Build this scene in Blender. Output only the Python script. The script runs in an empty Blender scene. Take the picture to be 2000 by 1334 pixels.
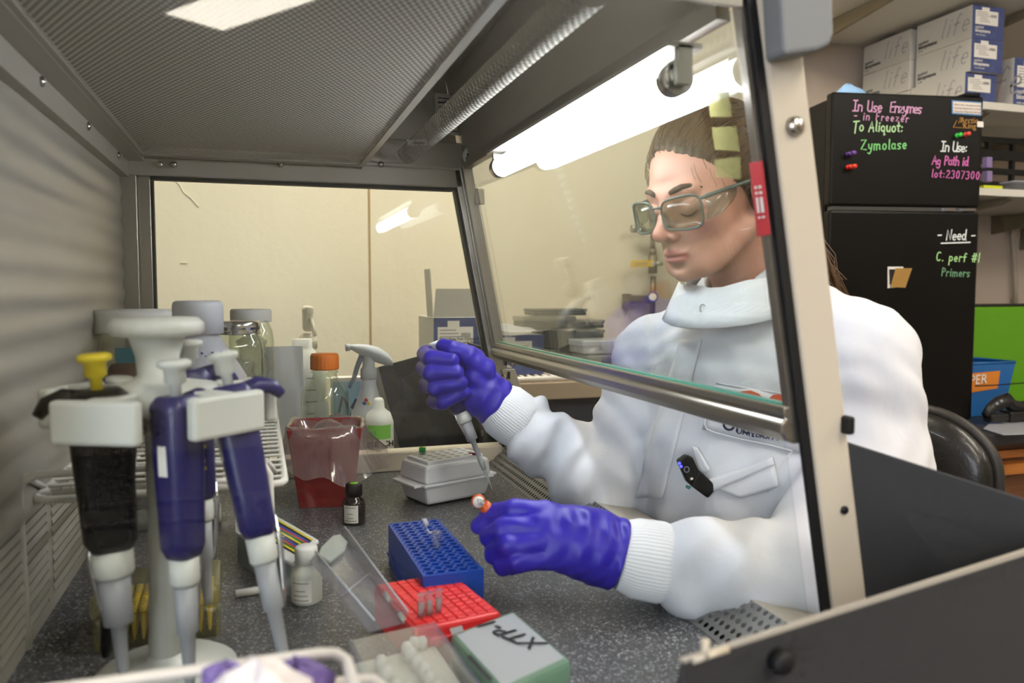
import bpy, bmesh, math, random
import numpy as np
from mathutils import Vector, Matrix, Quaternion
from mathutils.bvhtree import BVHTree
random.seed(7)
SC = bpy.context.scene
COL = SC.collection
# ------------------------------------------------------------------ camera
# world: X = front of the cabinet (where the scientist sits), Y = along the cabinet, Z = up, 0 = work surface
FPX = 1550.0
_vp = Vector(((505 - 1000) / FPX, -(566 - 667) / FPX, -1)).normalized()
YAW = math.asin(-_vp.x)
PITCH = math.acos(-_vp.z / math.cos(YAW))
CR = Vector((math.cos(YAW), -math.sin(YAW), 0))
CF = Vector((math.sin(YAW) * math.cos(PITCH), math.cos(YAW) * math.cos(PITCH), -math.sin(PITCH)))
CU = CR.cross(CF)
CAMLOC = Vector((0, 0, 0.30))
cam_data = bpy.data.cameras.new('camera')
cam_data.sensor_width = 36.0
cam_data.lens = FPX / 2000 * 36.0
cam_data.clip_start = 0.02
cam_data.dof.use_dof = True
cam_data.dof.focus_distance = 1.12
cam_data.dof.aperture_fstop = 5.0
cam = bpy.data.objects.new('camera', cam_data)
COL.objects.link(cam)
cam.matrix_world = Matrix(((CR.x, CU.x, -CF.x, CAMLOC.x), (CR.y, CU.y, -CF.y, CAMLOC.y), (CR.z, CU.z, -CF.z, CAMLOC.z), (0, 0, 0, 1)))
SC.camera = cam
# ------------------------------------------------------------------ world, exposure
SC.view_settings.view_transform = 'Standard'
SC.view_settings.look = 'None'
SC.view_settings.gamma = 1.0
SC.view_settings.use_curve_mapping = False
SC.view_settings.exposure = 0.05
SC.cycles.max_bounces = 6
SC.cycles.diffuse_bounces = 3
SC.cycles.glossy_bounces = 3
SC.cycles.transmission_bounces = 8
SC.cycles.transparent_max_bounces = 24
SC.cycles.caustics_reflective = False
SC.cycles.caustics_refractive = False
SC.cycles.use_denoising = True
SC.cycles.use_light_tree = False
SC.cycles.use_adaptive_sampling = True
SC.cycles.adaptive_threshold = 0.05
SC.cycles.adaptive_min_samples = 14
world = bpy.data.worlds.new('world')
SC.world = world
world.use_nodes = True
world.node_tree.nodes['Background'].inputs[0].default_value = (0.75, 0.8, 0.9, 1)
world.node_tree.nodes['Background'].inputs[1].default_value = 0.25
ROOM_LAMP = 24.0
HOOD_LAMP = 36.0      # emission of the tube inside the cabinet
ADDED_WINDOW_LIGHT = 9.0
# ------------------------------------------------------------------ helpers: pixels, tags
def ray(px, py):
    return CR * ((px - 1000) / FPX) + CU * (-(py - 667) / FPX) + CF
def P(px, py, Y):
    d = ray(px, py); return CAMLOC + d * (Y / d.y)
def PZ(px, py, z):
    d = ray(px, py); return CAMLOC + d * ((z - CAMLOC.z) / d.z)
def PX(px, py, x):
    d = ray(px, py); return CAMLOC + d * (x / d.x)
def PD(px, py, dep):
    return CAMLOC + ray(px, py) * dep
def tag(o, label=None, cat=None, group=None, kind=None):
    if label: o['label'] = label
    if cat: o['category'] = cat
    if group: o['group'] = group
    if kind: o['kind'] = kind
    return o
def empty(name, loc=(0, 0, 0), rz=0.0, label=None, cat=None, group=None):
    o = bpy.data.objects.new(name, None)
    o.empty_display_size = 0.02
    COL.objects.link(o)
    o.location = loc
    o.rotation_euler = (0, 0, rz)
    return tag(o, label, cat, group)
def copy_tree(o, parent=None):
    c = o.copy(); COL.objects.link(c)
    if parent is not None: c.parent = parent
    for ch in o.children: copy_tree(ch, c)
    return c
# ------------------------------------------------------------------ helpers: materials
def lin(h):
    if isinstance(h, str):
        h = h.lstrip('#'); c = [int(h[i:i + 2], 16) / 255 for i in (0, 2, 4)]
    else: c = list(h[:3])
    return tuple(((v / 12.92) if v <= 0.04045 else ((v + 0.055) / 1.055) ** 2.4) for v in c) + (1.0,)
MATS = {}
def mat(name, col='#888888', rough=0.5, metal=0.0, bump=None, emit=None, trans=0.0, ior=1.45, alpha=1.0, sss=0.0, spec=0.5, vary=None, coat=0.0, sheen=0.0, stretch=None):
    if name in MATS: return MATS[name]
    m = bpy.data.materials.new(name); m.use_nodes = True
    nt = m.node_tree; b = nt.nodes['Principled BSDF']
    c = lin(col)
    b.inputs['Base Color'].default_value = c
    b.inputs['Roughness'].default_value = rough
    b.inputs['Metallic'].default_value = metal
    b.inputs['IOR'].default_value = ior
    b.inputs['Transmission Weight'].default_value = trans
    b.inputs['Alpha'].default_value = alpha
    b.inputs['Specular IOR Level'].default_value = spec
    b.inputs['Coat Weight'].default_value = coat
    if sss:
        b.inputs['Subsurface Weight'].default_value = sss
        b.inputs['Subsurface Radius'].default_value = (0.010, 0.004, 0.002)
        b.inputs['Subsurface Scale'].default_value = 0.5
    if emit:
        b.inputs['Emission Color'].default_value = lin(emit[0]); b.inputs['Emission Strength'].default_value = emit[1]
    tc = None
    def coords():
        nonlocal tc
        if tc is None:
            t = nt.nodes.new('ShaderNodeTexCoord'); tc = t.outputs['Object']
            if stretch:
                mp = nt.nodes.new('ShaderNodeMapping'); mp.inputs['Scale'].default_value = stretch
                nt.links.new(tc, mp.inputs[0]); tc = mp.outputs[0]
        return tc
    if vary:   # (scale, second colour, detail)
        n = nt.nodes.new('ShaderNodeTexNoise'); n.inputs['Scale'].default_value = vary[0]; n.inputs['Detail'].default_value = vary[2] if len(vary) > 2 else 4
        r = nt.nodes.new('ShaderNodeValToRGB'); r.color_ramp.elements[0].position = 0.35; r.color_ramp.elements[1].position = 0.65
        r.color_ramp.elements[0].color = c; r.color_ramp.elements[1].color = lin(vary[1])
        nt.links.new(coords(), n.inputs['Vector']); nt.links.new(n.outputs['Fac'], r.inputs[0]); nt.links.new(r.outputs[0], b.inputs['Base Color'])
    if bump:   # (scale, strength, distance)
        n = nt.nodes.new('ShaderNodeTexNoise'); n.inputs['Scale'].default_value = bump[0]; n.inputs['Detail'].default_value = 5
        bp = nt.nodes.new('ShaderNodeBump'); bp.inputs['Strength'].default_value = bump[1]; bp.inputs['Distance'].default_value = bump[2]
        nt.links.new(coords(), n.inputs['Vector']); nt.links.new(n.outputs['Fac'], bp.inputs['Height']); nt.links.new(bp.outputs[0], b.inputs['Normal'])
    MATS[name] = m
    return m
def clear_mat(name, tint='#ffffff', body=0.0, body_col='#ffffff', rough=0.03, ior=1.45, extra=0.0):
    """thin clear sheet: fresnel reflection over a tinted see-through body with some milky scatter"""
    if name in MATS: return MATS[name]
    m = bpy.data.materials.new(name); m.use_nodes = True
    nt = m.node_tree; nt.nodes.clear()
    out = nt.nodes.new('ShaderNodeOutputMaterial')
    tr = nt.nodes.new('ShaderNodeBsdfTransparent'); tr.inputs[0].default_value = lin(tint)
    df = nt.nodes.new('ShaderNodeBsdfDiffuse'); df.inputs[0].default_value = lin(body_col)
    tl = nt.nodes.new('ShaderNodeBsdfTranslucent'); tl.inputs[0].default_value = lin(body_col)
    md = nt.nodes.new('ShaderNodeMixShader'); md.inputs[0].default_value = 0.4
    nt.links.new(df.outputs[0], md.inputs[1]); nt.links.new(tl.outputs[0], md.inputs[2])
    m1 = nt.nodes.new('ShaderNodeMixShader'); m1.inputs[0].default_value = body
    nt.links.new(tr.outputs[0], m1.inputs[1]); nt.links.new(md.outputs[0], m1.inputs[2])
    gl = nt.nodes.new('ShaderNodeBsdfGlossy'); gl.inputs['Roughness'].default_value = rough
    fr = nt.nodes.new('ShaderNodeFresnel'); fr.inputs['IOR'].default_value = ior
    # a fresnel node seen from inside turns over: use the absolute facing instead
    lw = nt.nodes.new('ShaderNodeLayerWeight'); lw.inputs['Blend'].default_value = 0.12
    pw = nt.nodes.new('ShaderNodeMath'); pw.operation = 'MULTIPLY_ADD'; pw.inputs[1].default_value = 0.75; pw.inputs[2].default_value = ((ior - 1) / (ior + 1)) ** 2 + extra
    sq = nt.nodes.new('ShaderNodeMath'); sq.operation = 'POWER'; sq.inputs[1].default_value = 3.0
    lw.inputs['Blend'].default_value = 0.5
    nt.links.new(lw.outputs['Facing'], sq.inputs[0]); nt.links.new(sq.outputs[0], pw.inputs[0])
    nt.nodes.remove(fr)
    m2 = nt.nodes.new('ShaderNodeMixShader')
    nt.links.new(pw.outputs[0], m2.inputs[0]); nt.links.new(m1.outputs[0], m2.inputs[1]); nt.links.new(gl.outputs[0], m2.inputs[2])
    nt.links.new(m2.outputs[0], out.inputs[0])
    MATS[name] = m
    return m
def holes_mat(name, col, dark_rough, pitch, radius, metal=0.6, axes='xy', stagger=True, aspect=1.0):
    """sheet metal with a regular grid of round holes that let one see through"""
    if name in MATS: return MATS[name]
    m = bpy.data.materials.new(name); m.use_nodes = True
    nt = m.node_tree; b = nt.nodes['Principled BSDF']; out = nt.nodes['Material Output']
    b.inputs['Base Color'].default_value = lin(col); b.inputs['Metallic'].default_value = metal; b.inputs['Roughness'].default_value = dark_rough
    tc = nt.nodes.new('ShaderNodeTexCoord'); sp = nt.nodes.new('ShaderNodeSeparateXYZ')
    nt.links.new(tc.outputs['Object'], sp.inputs[0])
    def mth(op, a, bb=None, c=None):
        n = nt.nodes.new('ShaderNodeMath'); n.operation = op
        for i, v in enumerate((a, bb, c)):
            if v is None: continue
            if isinstance(v, (int, float)): n.inputs[i].default_value = v
            else: nt.links.new(v, n.inputs[i])
        return n.outputs[0]
    u = sp.outputs['XYZ'.index(axes[0].upper())]; v = sp.outputs['XYZ'.index(axes[1].upper())]
    u = mth('DIVIDE', u, pitch); v = mth('DIVIDE', v, pitch * aspect)
    if stagger:
        row = mth('MODULO', mth('FLOOR', mth('ADD', v, 4000.0)), 2.0)
        u = mth('ADD', u, mth('MULTIPLY', row, 0.5))
    fu = mth('SUBTRACT', mth('FRACT', mth('ADD', u, 4000.0)), 0.5); fv = mth('SUBTRACT', mth('FRACT', mth('ADD', v, 4000.0)), 0.5)
    d = mth('SQRT', mth('ADD', mth('MULTIPLY', fu, fu), mth('MULTIPLY', fv, fv)))
    hole = mth('LESS_THAN', d, radius / pitch)
    tr = nt.nodes.new('ShaderNodeBsdfTransparent'); mx = nt.nodes.new('ShaderNodeMixShader')
    nt.links.new(hole, mx.inputs[0]); nt.links.new(b.outputs[0], mx.inputs[1]); nt.links.new(tr.outputs[0], mx.inputs[2]); nt.links.new(mx.outputs[0], out.inputs[0])
    MATS[name] = m
    return m
# ------------------------------------------------------------------ helpers: mesh building
class MB:
    def __init__(s): s.v = []; s.f = []; s.sm = []
    def add(s, vs, fs, smooth=False):
        o = len(s.v); s.v += [tuple(x) for x in vs]
        for f in fs: s.f.append(tuple(i + o for i in f)); s.sm.append(smooth)
        return s
    def box(s, c, d, rot=None, bev=0.0):
        bm = bmesh.new(); bmesh.ops.create_cube(bm, size=1)
        bmesh.ops.scale(bm, vec=d, verts=bm.verts)
        if bev: bmesh.ops.bevel(bm, geom=bm.edges[:], offset=bev, segments=2, affect='EDGES', profile=0.5)
        M4 = Matrix.Translation(c) @ (rot.to_4x4() if rot is not None else Matrix())
        bmesh.ops.transform(bm, matrix=M4, verts=bm.verts)
        bm.verts.index_update()
        s.add([v.co[:] for v in bm.verts], [[v.index for v in f.verts] for f in bm.faces]); bm.free()
        return s
    def span(s, a, b, bev=0.0):
        a = Vector(a); b = Vector(b)
        return s.box((a + b) / 2, [abs(q) for q in (b - a)], bev=bev)
    def hexa(s, p):   # 8 corners: bottom 4 (ccw), top 4
        return s.add(p, [(3, 2, 1, 0), (4, 5, 6, 7), (0, 1, 5, 4), (1, 2, 6, 5), (2, 3, 7, 6), (3, 0, 4, 7)])
    def slab(s, quad, t, n=None):   # a flat polygon given thickness t
        q = [Vector(x) for x in quad]
        if n is None: n = (q[1] - q[0]).cross(q[2] - q[0]).normalized()
        k = len(q); w = [x + n * t for x in q]
        return s.add(q + w, [tuple(range(k - 1, -1, -1)), tuple(range(k, 2 * k))] + [(i, (i + 1) % k, (i + 1) % k + k, i + k) for i in range(k)])
    def cyl(s, a, b, r, r2=None, seg=16, cap=True, smooth=True):
        a = Vector(a); b = Vector(b); r2 = r if r2 is None else r2
        ax = (b - a).normalized(); t = Vector((1, 0, 0)) if abs(ax.x) < .9 else Vector((0, 1, 0))
        u = ax.cross(t).normalized(); w = ax.cross(u)
        vs = [a + (u * math.cos(2 * math.pi * i / seg) + w * math.sin(2 * math.pi * i / seg)) * r for i in range(seg)]
        vs += [b + (u * math.cos(2 * math.pi * i / seg) + w * math.sin(2 * math.pi * i / seg)) * r2 for i in range(seg)]
        s.add(vs, [(i, (i + 1) % seg, (i + 1) % seg + seg, i + seg) for i in range(seg)], smooth)
        if cap:
            o = len(s.v) - 2 * seg
            s.f.append(tuple(o + i for i in range(seg - 1, -1, -1))); s.sm.append(False)
            s.f.append(tuple(o + seg + i for i in range(seg))); s.sm.append(False)
        return s
    def lathe(s, prof, seg=24, c=(0, 0, 0), M3=None, ang=2 * math.pi, sq=0.0, smooth=True, cap=True, wob=None):
        """prof: list of (radius, z); sq squares the section; M3 rotates it"""
        c = Vector(c); vs = []; full = abs(ang - 2 * math.pi) < 1e-6; n = seg if full else seg + 1
        for r, z in prof:
            for i in range(n):
                a = ang * i / seg; ca, sa = math.cos(a), math.sin(a)
                k = 1.0
                if sq: k = 1 / max((abs(ca) ** sq + abs(sa) ** sq) ** (1 / sq), 1e-6)
                rr = r * k * (wob(a, z) if wob else 1)
                p = Vector((rr * ca, rr * sa, z))
                vs.append(c + (M3 @ p if M3 is not None else p))
        fs = []
        for j in range(len(prof) - 1):
            for i in range(seg):
                a0 = j * n + i; a1 = j * n + (i + 1) % n
                fs.append((a0, a1, a1 + n, a0 + n))
        s.add(vs, fs, smooth)
        o = len(s.v) - len(vs)
        if cap and full:
            if prof[0][0] > 1e-5: s.f.append(tuple(o + i for i in range(n - 1, -1, -1))); s.sm.append(False)
            if prof[-1][0] > 1e-5: s.f.append(tuple(o + (len(prof) - 1) * n + i for i in range(n))); s.sm.append(False)
        return s
    def tube(s, pts, r, seg=8, closed=False, smooth=True):
        pts = [Vector(p) for p in pts]; n = len(pts); rings = []
        up = None
        for i, p in enumerate(pts):
            if closed: d = pts[(i + 1) % n] - pts[i - 1]
            else: d = pts[min(i + 1, n - 1)] - pts[max(i - 1, 0)]
            d.normalize()
            if up is None:
                up = Vector((0, 0, 1)) if abs(d.z) < .9 else Vector((1, 0, 0))
            u = d.cross(up).normalized(); w = u.cross(d).normalized(); up = w
            rr = r[i] if isinstance(r, (list, tuple)) else r
            rings.append([p + (u * math.cos(2 * math.pi * k / seg) + w * math.sin(2 * math.pi * k / seg)) * rr for k in range(seg)])
        vs = [q for g in rings for q in g]; fs = []
        for i in range(n if closed else n - 1):
            j = (i + 1) % n
            for k in range(seg):
                fs.append((i * seg + k, i * seg + (k + 1) % seg, j * seg + (k + 1) % seg, j * seg + k))
        if not closed:
            fs.append(tuple(range(seg - 1, -1, -1))); fs.append(tuple((n - 1) * seg + k for k in range(seg)))
        return s.add(vs, fs, smooth)
    def grid(s, rows, smooth=True, closed=False):
        nr, nc = len(rows), len(rows[0]); fs = []
        for i in range(nr - 1):
            for j in range(nc if closed else nc - 1):
                k = (j + 1) % nc
                fs.append((i * nc + j, i * nc + k, (i + 1) * nc + k, (i + 1) * nc + j))
        return s.add([p for r in rows for p in r], fs, smooth)
    def xf(s, M4):
        s.v = [tuple(M4 @ Vector(p)) for p in s.v]; return s
    def mesh(s, name):
        me = bpy.data.meshes.new(name); me.from_pydata(s.v, [], s.f)
        me.polygons.foreach_set('use_smooth', s.sm); me.update(); return me
    def build(s, name, m, parent=None, world=False, bev=0.0, subd=0, solid=0.0):
        o = bpy.data.objects.new(name, s.mesh(name)); COL.objects.link(o)
        if m is not None: o.data.materials.append(m if not isinstance(m, str) else MATS[m])
        put(o, parent, world)
        if solid:
            md = o.modifiers.new('solid', 'SOLIDIFY'); md.thickness = solid; md.offset = 0
        if bev:
            md = o.modifiers.new('bevel', 'BEVEL'); md.width = bev; md.segments = 2; md.limit_method = 'ANGLE'; md.angle_limit = 0.7
        if subd:
            md = o.modifiers.new('sub', 'SUBSURF'); md.levels = subd; md.render_levels = subd
        return o
def wmat(o):
    W = o.matrix_basis.copy()
    if o.parent is not None: W = wmat(o.parent) @ o.matrix_parent_inverse @ W
    return W
def put(o, parent, world=False):
    if parent is not None:
        o.parent = parent
        if world: o.matrix_parent_inverse = wmat(parent).inverted()
    return o
def part(name, m, parent, fn, world=False, **kw):
    b = MB(); fn(b); return b.build(name, m, parent, world, **kw)
def frame3(right, up):
    r = Vector(right).normalized(); u = Vector(up); n = r.cross(u).normalized(); u = n.cross(r)
    return Matrix(((r.x, u.x, n.x), (r.y, u.y, n.y), (r.z, u.z, n.z)))
def text_mesh(body, size, align='LEFT', extrude=0.0003, shear=0.0, bold=0.0, spacing=1.0):
    c = bpy.data.curves.new('lettering', 'FONT'); c.body = body; c.size = size; c.align_x = align; c.extrude = extrude
    c.shear = shear; c.offset = bold; c.resolution_u = 3; c.space_character = spacing
    o = bpy.data.objects.new('tmp_text', c); COL.objects.link(o)
    bpy.context.view_layer.update()
    me = bpy.data.meshes.new_from_object(o)
    bpy.data.objects.remove(o); bpy.data.curves.remove(c)
    return me
def text(body, size, m, parent, loc, right=(1, 0, 0), up=(0, 0, 1), world=False, name='lettering', **kw):
    me = text_mesh(body, size, **kw)
    me.transform(Matrix.Translation(loc) @ frame3(right, up).to_4x4())
    me.name = name; me.materials.append(MATS[m] if isinstance(m, str) else m)
    o = bpy.data.objects.new(name, me); COL.objects.link(o)
    return put(o, parent, world)
# single-stroke hand lettering -------------------------------------------------
def _arc(cx, cy, rx, ry, a0, a1, n=8):
    return [(cx + rx * math.cos(math.radians(a0 + (a1 - a0) * i / n)), cy + ry * math.sin(math.radians(a0 + (a1 - a0) * i / n))) for i in range(n + 1)]
GL = {
 'I': (.5, [[(.25, 0), (.25, 1)], [(.05, 1), (.45, 1)], [(.05, 0), (.45, 0)]]),
 'n': (.55, [[(.08, .58), (.08, 0)], [(.08, .4)] + _arc(.27, .38, .19, .18, 180, 0) + [(.46, 0)]]),
 'U': (.65, [[(.08, 1), (.08, .3)] + _arc(.3, .3, .22, .3, 180, 360) + [(.52, 1), (.54, 0)]]),
 's': (.45, [[(.38, .5)] + _arc(.22, .42, .15, .13, 60, 240) + [(.3, .22)] + _arc(.2, .13, .15, .13, 60, -130)]),
 'e': (.5, [[(.07, .28), (.42, .3)] + _arc(.25, .28, .18, .28, 0, 310)]),
 'E': (.6, [[(.5, 1), (.1, .96), (.1, 0), (.55, .04)], [(.1, .52), (.42, .54)]]),
 'z': (.5, [[(.05, .55), (.42, .55), (.06, .02), (.46, .02)]]),
 'y': (.5, [[(.06, .56), (.1, .2), (.25, .1), (.4, .3)], [(.42, .58), (.36, -.1), (.2, -.4), (.04, -.3)]]),
 'm': (.8, [[(.06, .56), (.06, 0)], [(.06, .4)] + _arc(.2, .38, .14, .18, 180, 0) + [(.34, 0)], [(.34, .4)] + _arc(.5, .38, .16, .18, 180, 0) + [(.66, 0), (.74, .05)]]),
 'i': (.25, [[(.12, .56), (.12, 0)], [(.11, .8), (.14, .83)]]),
 'F': (.55, [[(.52, 1), (.1, .97), (.1, 0)], [(.1, .52), (.4, .55)]]),
 'r': (.42, [[(.08, .56), (.08, 0)], [(.08, .36), (.2, .55), (.38, .5)]]),
 'T': (.62, [[(.02, .94), (.6, 1)], [(.28, .97), (.24, -.2)]]),
 'o': (.52, [_arc(.25, .28, .19, .28, 90, 460, 12)]),
 'A': (.66, [[(.04, 0), (.3, 1), (.56, 0)], [(.14, .36), (.5, .38)]]),
 'l': (.26, [[(.12, 1), (.12, .04), (.2, .02)]]),
 'q': (.52, [_arc(.22, .3, .18, .26, 20, 380, 12) + [(.4, .55), (.4, -.4), (.5, -.3)]]),
 'u': (.54, [[(.07, .56), (.08, .2)] + _arc(.24, .2, .16, .2, 180, 340) + [(.43, .56), (.44, 0)]]),
 't': (.38, [[(.18, .9), (.18, .06), (.32, .02)], [(.02, .58), (.36, .6)]]),
 ':': (.3, [[(.13, .5), (.15, .53)], [(.13, .1), (.15, .13)]]),
 'Z': (.66, [[(.05, .95), (.55, 1), (.05, .05), (.6, .0)]]),
 'a': (.52, [_arc(.23, .28, .18, .27, 30, 380, 12) + [(.41, .56), (.42, .05), (.5, .02)]]),
 'g': (.52, [_arc(.23, .3, .18, .25, 30, 380, 12) + [(.41, .56), (.38, -.25), (.22, -.4), (.05, -.28)]]),
 'P': (.56, [[(.1, 0), (.1, 1)] + _arc(.1, .74, .38, .26, 90, -90) ]),
 'h': (.52, [[(.08, 1), (.08, 0)], [(.08, .36)] + _arc(.26, .36, .18, .2, 180, 0) + [(.44, 0)]]),
 'd': (.54, [_arc(.22, .28, .17, .27, 30, 380, 12), [(.41, 1), (.41, .03), (.48, 0)]]),
 '2': (.55, [_arc(.26, .74, .2, .25, 160, -30) + [(.04, .02), (.5, .02)]]),
 '3': (.52, [_arc(.22, .76, .2, .23, 140, -80) + _arc(.22, .26, .23, .27, 80, -140)]),
 '0': (.56, [_arc(.27, .5, .2, .48, 90, 460, 14)]),
 '7': (.52, [[(.05, .95), (.46, .98), (.18, 0)]]),
 '-': (.5, [[(.08, .45), (.42, .47)]]),
 'N': (.66, [[(.08, 0), (.1, 1), (.5, .02), (.54, 1)]]),
 'C': (.6, [_arc(.33, .5, .27, .5, 55, 310, 12)]),
 '.': (.25, [[(.1, .02), (.13, .05)]]),
 'p': (.52, [[(.08, .56), (.08, -.42)], _arc(.26, .3, .18, .25, 180, -180, 12)]),
 'f': (.42, [[(.38, .9), (.26, 1), (.17, .85), (.16, 0)], [(.02, .52), (.34, .54)]]),
 '#': (.7, [[(.2, 0), (.28, .95)], [(.44, 0), (.52, .95)], [(.05, .3), (.62, .34)], [(.08, .64), (.66, .68)]]),
 '1': (.25, [[(.12, 0), (.12, 1)]]),
 ' ': (.4, []),
}
def strokes(body, size, wid, m, parent, origin, right, up, name='lettering', world=True, slant=0.0, lift=0.0006, space=1.0, jitter=0.03):
    """marker handwriting: flat ribbons of ink laid on the surface"""
    R3 = frame3(right, up); o = Vector(origin); b = MB(); x = 0.0; rnd = random.Random(len(body) * 13 + ord(body[0]))
    for ch in body:
        w, ss = GL.get(ch, GL[' '])
        dy = rnd.uniform(-jitter, jitter)
        for st in ss:
            pts = [Vector(((x + p[0] + slant * p[1]) * size, (p[1] + dy) * size, 0)) for p in st]
            L = []; Rr = []
            for i, p in enumerate(pts):
                d = pts[min(i + 1, len(pts) - 1)] - pts[max(i - 1, 0)]
                if d.length < 1e-9: d = Vector((1, 0, 0))
                d.normalize(); nrm = Vector((-d.y, d.x, 0))
                e = d * (wid * .5) if i == len(pts) - 1 else (d * (-wid * .5) if i == 0 else Vector())
                L.append(p + nrm * wid * .5 + e); Rr.append(p - nrm * wid * .5 + e)
            vs = [o + R3 @ (q + Vector((0, 0, lift))) for q in L + Rr]; n = len(pts)
            b.add(vs, [(i, i + n, i + 1 + n, i + 1) for i in range(n - 1)])
        x += (w + .08) * space
    return b.build(name, m, parent, world), x * size
# signed-distance modelling -----------------------------------------------------
def surface_nets(fn, lo, hi, h):
    lo = np.array(lo, float); hi = np.array(hi, float)
    n = np.ceil((hi - lo) / h).astype(int) + 1
    ax = [(lo[i] + np.arange(n[i]) * h).astype(np.float32) for i in range(3)]
    X, Y, Z = np.meshgrid(*ax, indexing='ij')
    V = fn(X, Y, Z).astype(np.float32)
    S = V < 0
    cx = S[:-1] | S[1:]; ca = S[:-1] & S[1:]
    def corners(A, op):
        B = op(A[:-1], A[1:]); B = op(B[:, :-1], B[:, 1:]); return op(B[:, :, :-1], B[:, :, 1:])
    act = corners(S, np.logical_or) & ~corners(S, np.logical_and)
    idx = np.full(act.shape, -1, np.int64); I, J, K = np.nonzero(act); idx[I, J, K] = np.arange(len(I))
    acc = np.zeros((len(I), 3)); cnt = np.zeros(len(I))
    for axis in range(3):
        o1, o2 = [a for a in range(3) if a != axis]
        for a in (0, 1):
            for b_ in (0, 1):
                off = [0, 0, 0]; off[o1] = a; off[o2] = b_
                off2 = list(off); off2[axis] = 1
                v0 = V[I + off[0], J + off[1], K + off[2]]; v1 = V[I + off2[0], J + off2[1], K + off2[2]]
                x = (v0 < 0) != (v1 < 0)
                t = np.where(x, v0 / np.where(x, v0 - v1, 1), 0)
                p = np.zeros((len(I), 3)); p[:] = off; p[:, axis] += t
                acc[x] += p[x]; cnt[x] += 1
    vert = (acc / cnt[:, None] + np.stack([I, J, K], 1)) * h + lo
    faces = []
    for axis in range(3):
        sl0 = [slice(None)] * 3; sl1 = [slice(None)] * 3; sl0[axis] = slice(0, -1); sl1[axis] = slice(1, None)
        ch = S[tuple(sl0)] != S[tuple(sl1)]; neg = S[tuple(sl0)]
        o1, o2 = (axis + 1) % 3, (axis + 2) % 3
        e = np.nonzero(ch); E = np.stack(e, 1)
        ok = (E[:, o1] > 0) & (E[:, o2] > 0) & (E[:, o1] < act.shape[o1]) & (E[:, o2] < act.shape[o2]) & (E[:, axis] < act.shape[axis])
        E = E[ok]
        def c(d1, d2):
            q = E.copy(); q[:, o1] += d1; q[:, o2] += d2; return idx[q[:, 0], q[:, 1], q[:, 2]]
        Q = np.stack([c(-1, -1), c(0, -1), c(0, 0), c(-1, 0)], 1)
        flip = ~neg[E[:, 0], E[:, 1], E[:, 2]]
        Q[flip] = Q[flip][:, ::-1]
        faces.append(Q)
    return vert, np.concatenate(faces)
def nets_object(name, fn, lo, hi, h, m, parent, world=True, smooth_it=0):
    v, f = surface_nets(fn, lo, hi, h)
    me = bpy.data.meshes.new(name); me.from_pydata(v.tolist(), [], f.tolist())
    me.polygons.foreach_set('use_smooth', [True] * len(me.polygons)); me.update()
    o = bpy.data.objects.new(name, me); COL.objects.link(o); me.materials.append(m); put(o, parent, world)
    if smooth_it:
        md = o.modifiers.new('smooth', 'SMOOTH'); md.factor = 0.5; md.iterations = smooth_it
    return o
def smin(a, b, k):
    h = np.clip(0.5 + 0.5 * (b - a) / k, 0, 1); return b + (a - b) * h - k * h * (1 - h)
def smax(a, b, k): return -smin(-a, -b, k)
def s_caps(p, a, b, ra, rb=None):
    rb = ra if rb is None else rb
    a = np.array(a, np.float32); d = np.array(b, np.float32) - a; L = float(d @ d)
    q = [p[i] - a[i] for i in range(3)]
    t = np.clip((q[0] * d[0] + q[1] * d[1] + q[2] * d[2]) / L, 0, 1)
    return np.sqrt(sum((q[i] - t * d[i]) ** 2 for i in range(3))) - (ra + (rb - ra) * t)
def s_ell(p, c, r):
    k0 = np.sqrt(sum(((p[i] - c[i]) / r[i]) ** 2 for i in range(3))); k1 = np.sqrt(sum(((p[i] - c[i]) / r[i] ** 2) ** 2 for i in range(3)))
    return k0 * (k0 - 1) / np.maximum(k1, 1e-6)
def s_sph(p, c, r): return np.sqrt(sum((p[i] - c[i]) ** 2 for i in range(3))) - r
# ------------------------------------------------------------------ materials of the place
mat('wall_cream', '#e1d8c3', .8, vary=(1.3, '#d9cfb8'), bump=(45, .35, .004))
mat('wall_pink', '#c9b9a9', .8, bump=(60, .2, .003))
mat('ceiling_white', '#d8d5cc', .9)
mat('floor_vinyl', '#6f6a62', .5, vary=(9, '#7b766d'))
mat('crack_line', '#a3875f', .9)
mat('hood_paint', '#a8a297', .42, .15, bump=(300, .05, .001))
mat('hood_paint_light', '#c4baa8', .45, .05)
mat('aluminium', '#a19d95', .33, .85, stretch=(60, 60, 1.0), bump=(20, .06, .001))
mat('aluminium_bar', '#9c968c', .3, .85)
mat('steel_screw', '#b8b5ae', .25, 1.0)
mat('black_rubber', '#0c0c0e', .6)
mat('guard_grey', '#7d8082', .55)
mat('dark_panel', '#363637', .6, .0, bump=(250, .08, .001), spec=.25)
mat('void_shade', '#22211f', .9)  # dark colour stands in for the shade inside holes and recesses
mat('white_plastic', '#d8d8d6', .35)
mat('white_wire', '#dddad4', .35)
mat('label_white', '#e4e0d8', .6)
mat('ink_black', '#17171c', .6)
mat('ink_grey', '#8b8a8c', .7)
mat('lamp_glow', '#ffffff', .5, emit=('#f4f7ff', HOOD_LAMP))
mat('ceiling_glow', '#ffffff', .5, emit=('#fff4e2', ROOM_LAMP))
clear_mat('pane_glass', '#fbfdfc', .0, extra=.0, rough=.02, ior=1.36)
clear_mat('glass_edge', '#8ff0da', .9, '#86f2dc', rough=.1)
holes_mat('perforated', '#d9d2c4', .55, .0055, .0019, .0)
holes_mat('perforated_strip', '#8f897d', .85, .0055, .0019, .0)
holes_mat('perforated_dark', '#7b7a78', .4, .0085, .0024, .3, axes='yx', aspect=.9)
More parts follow.
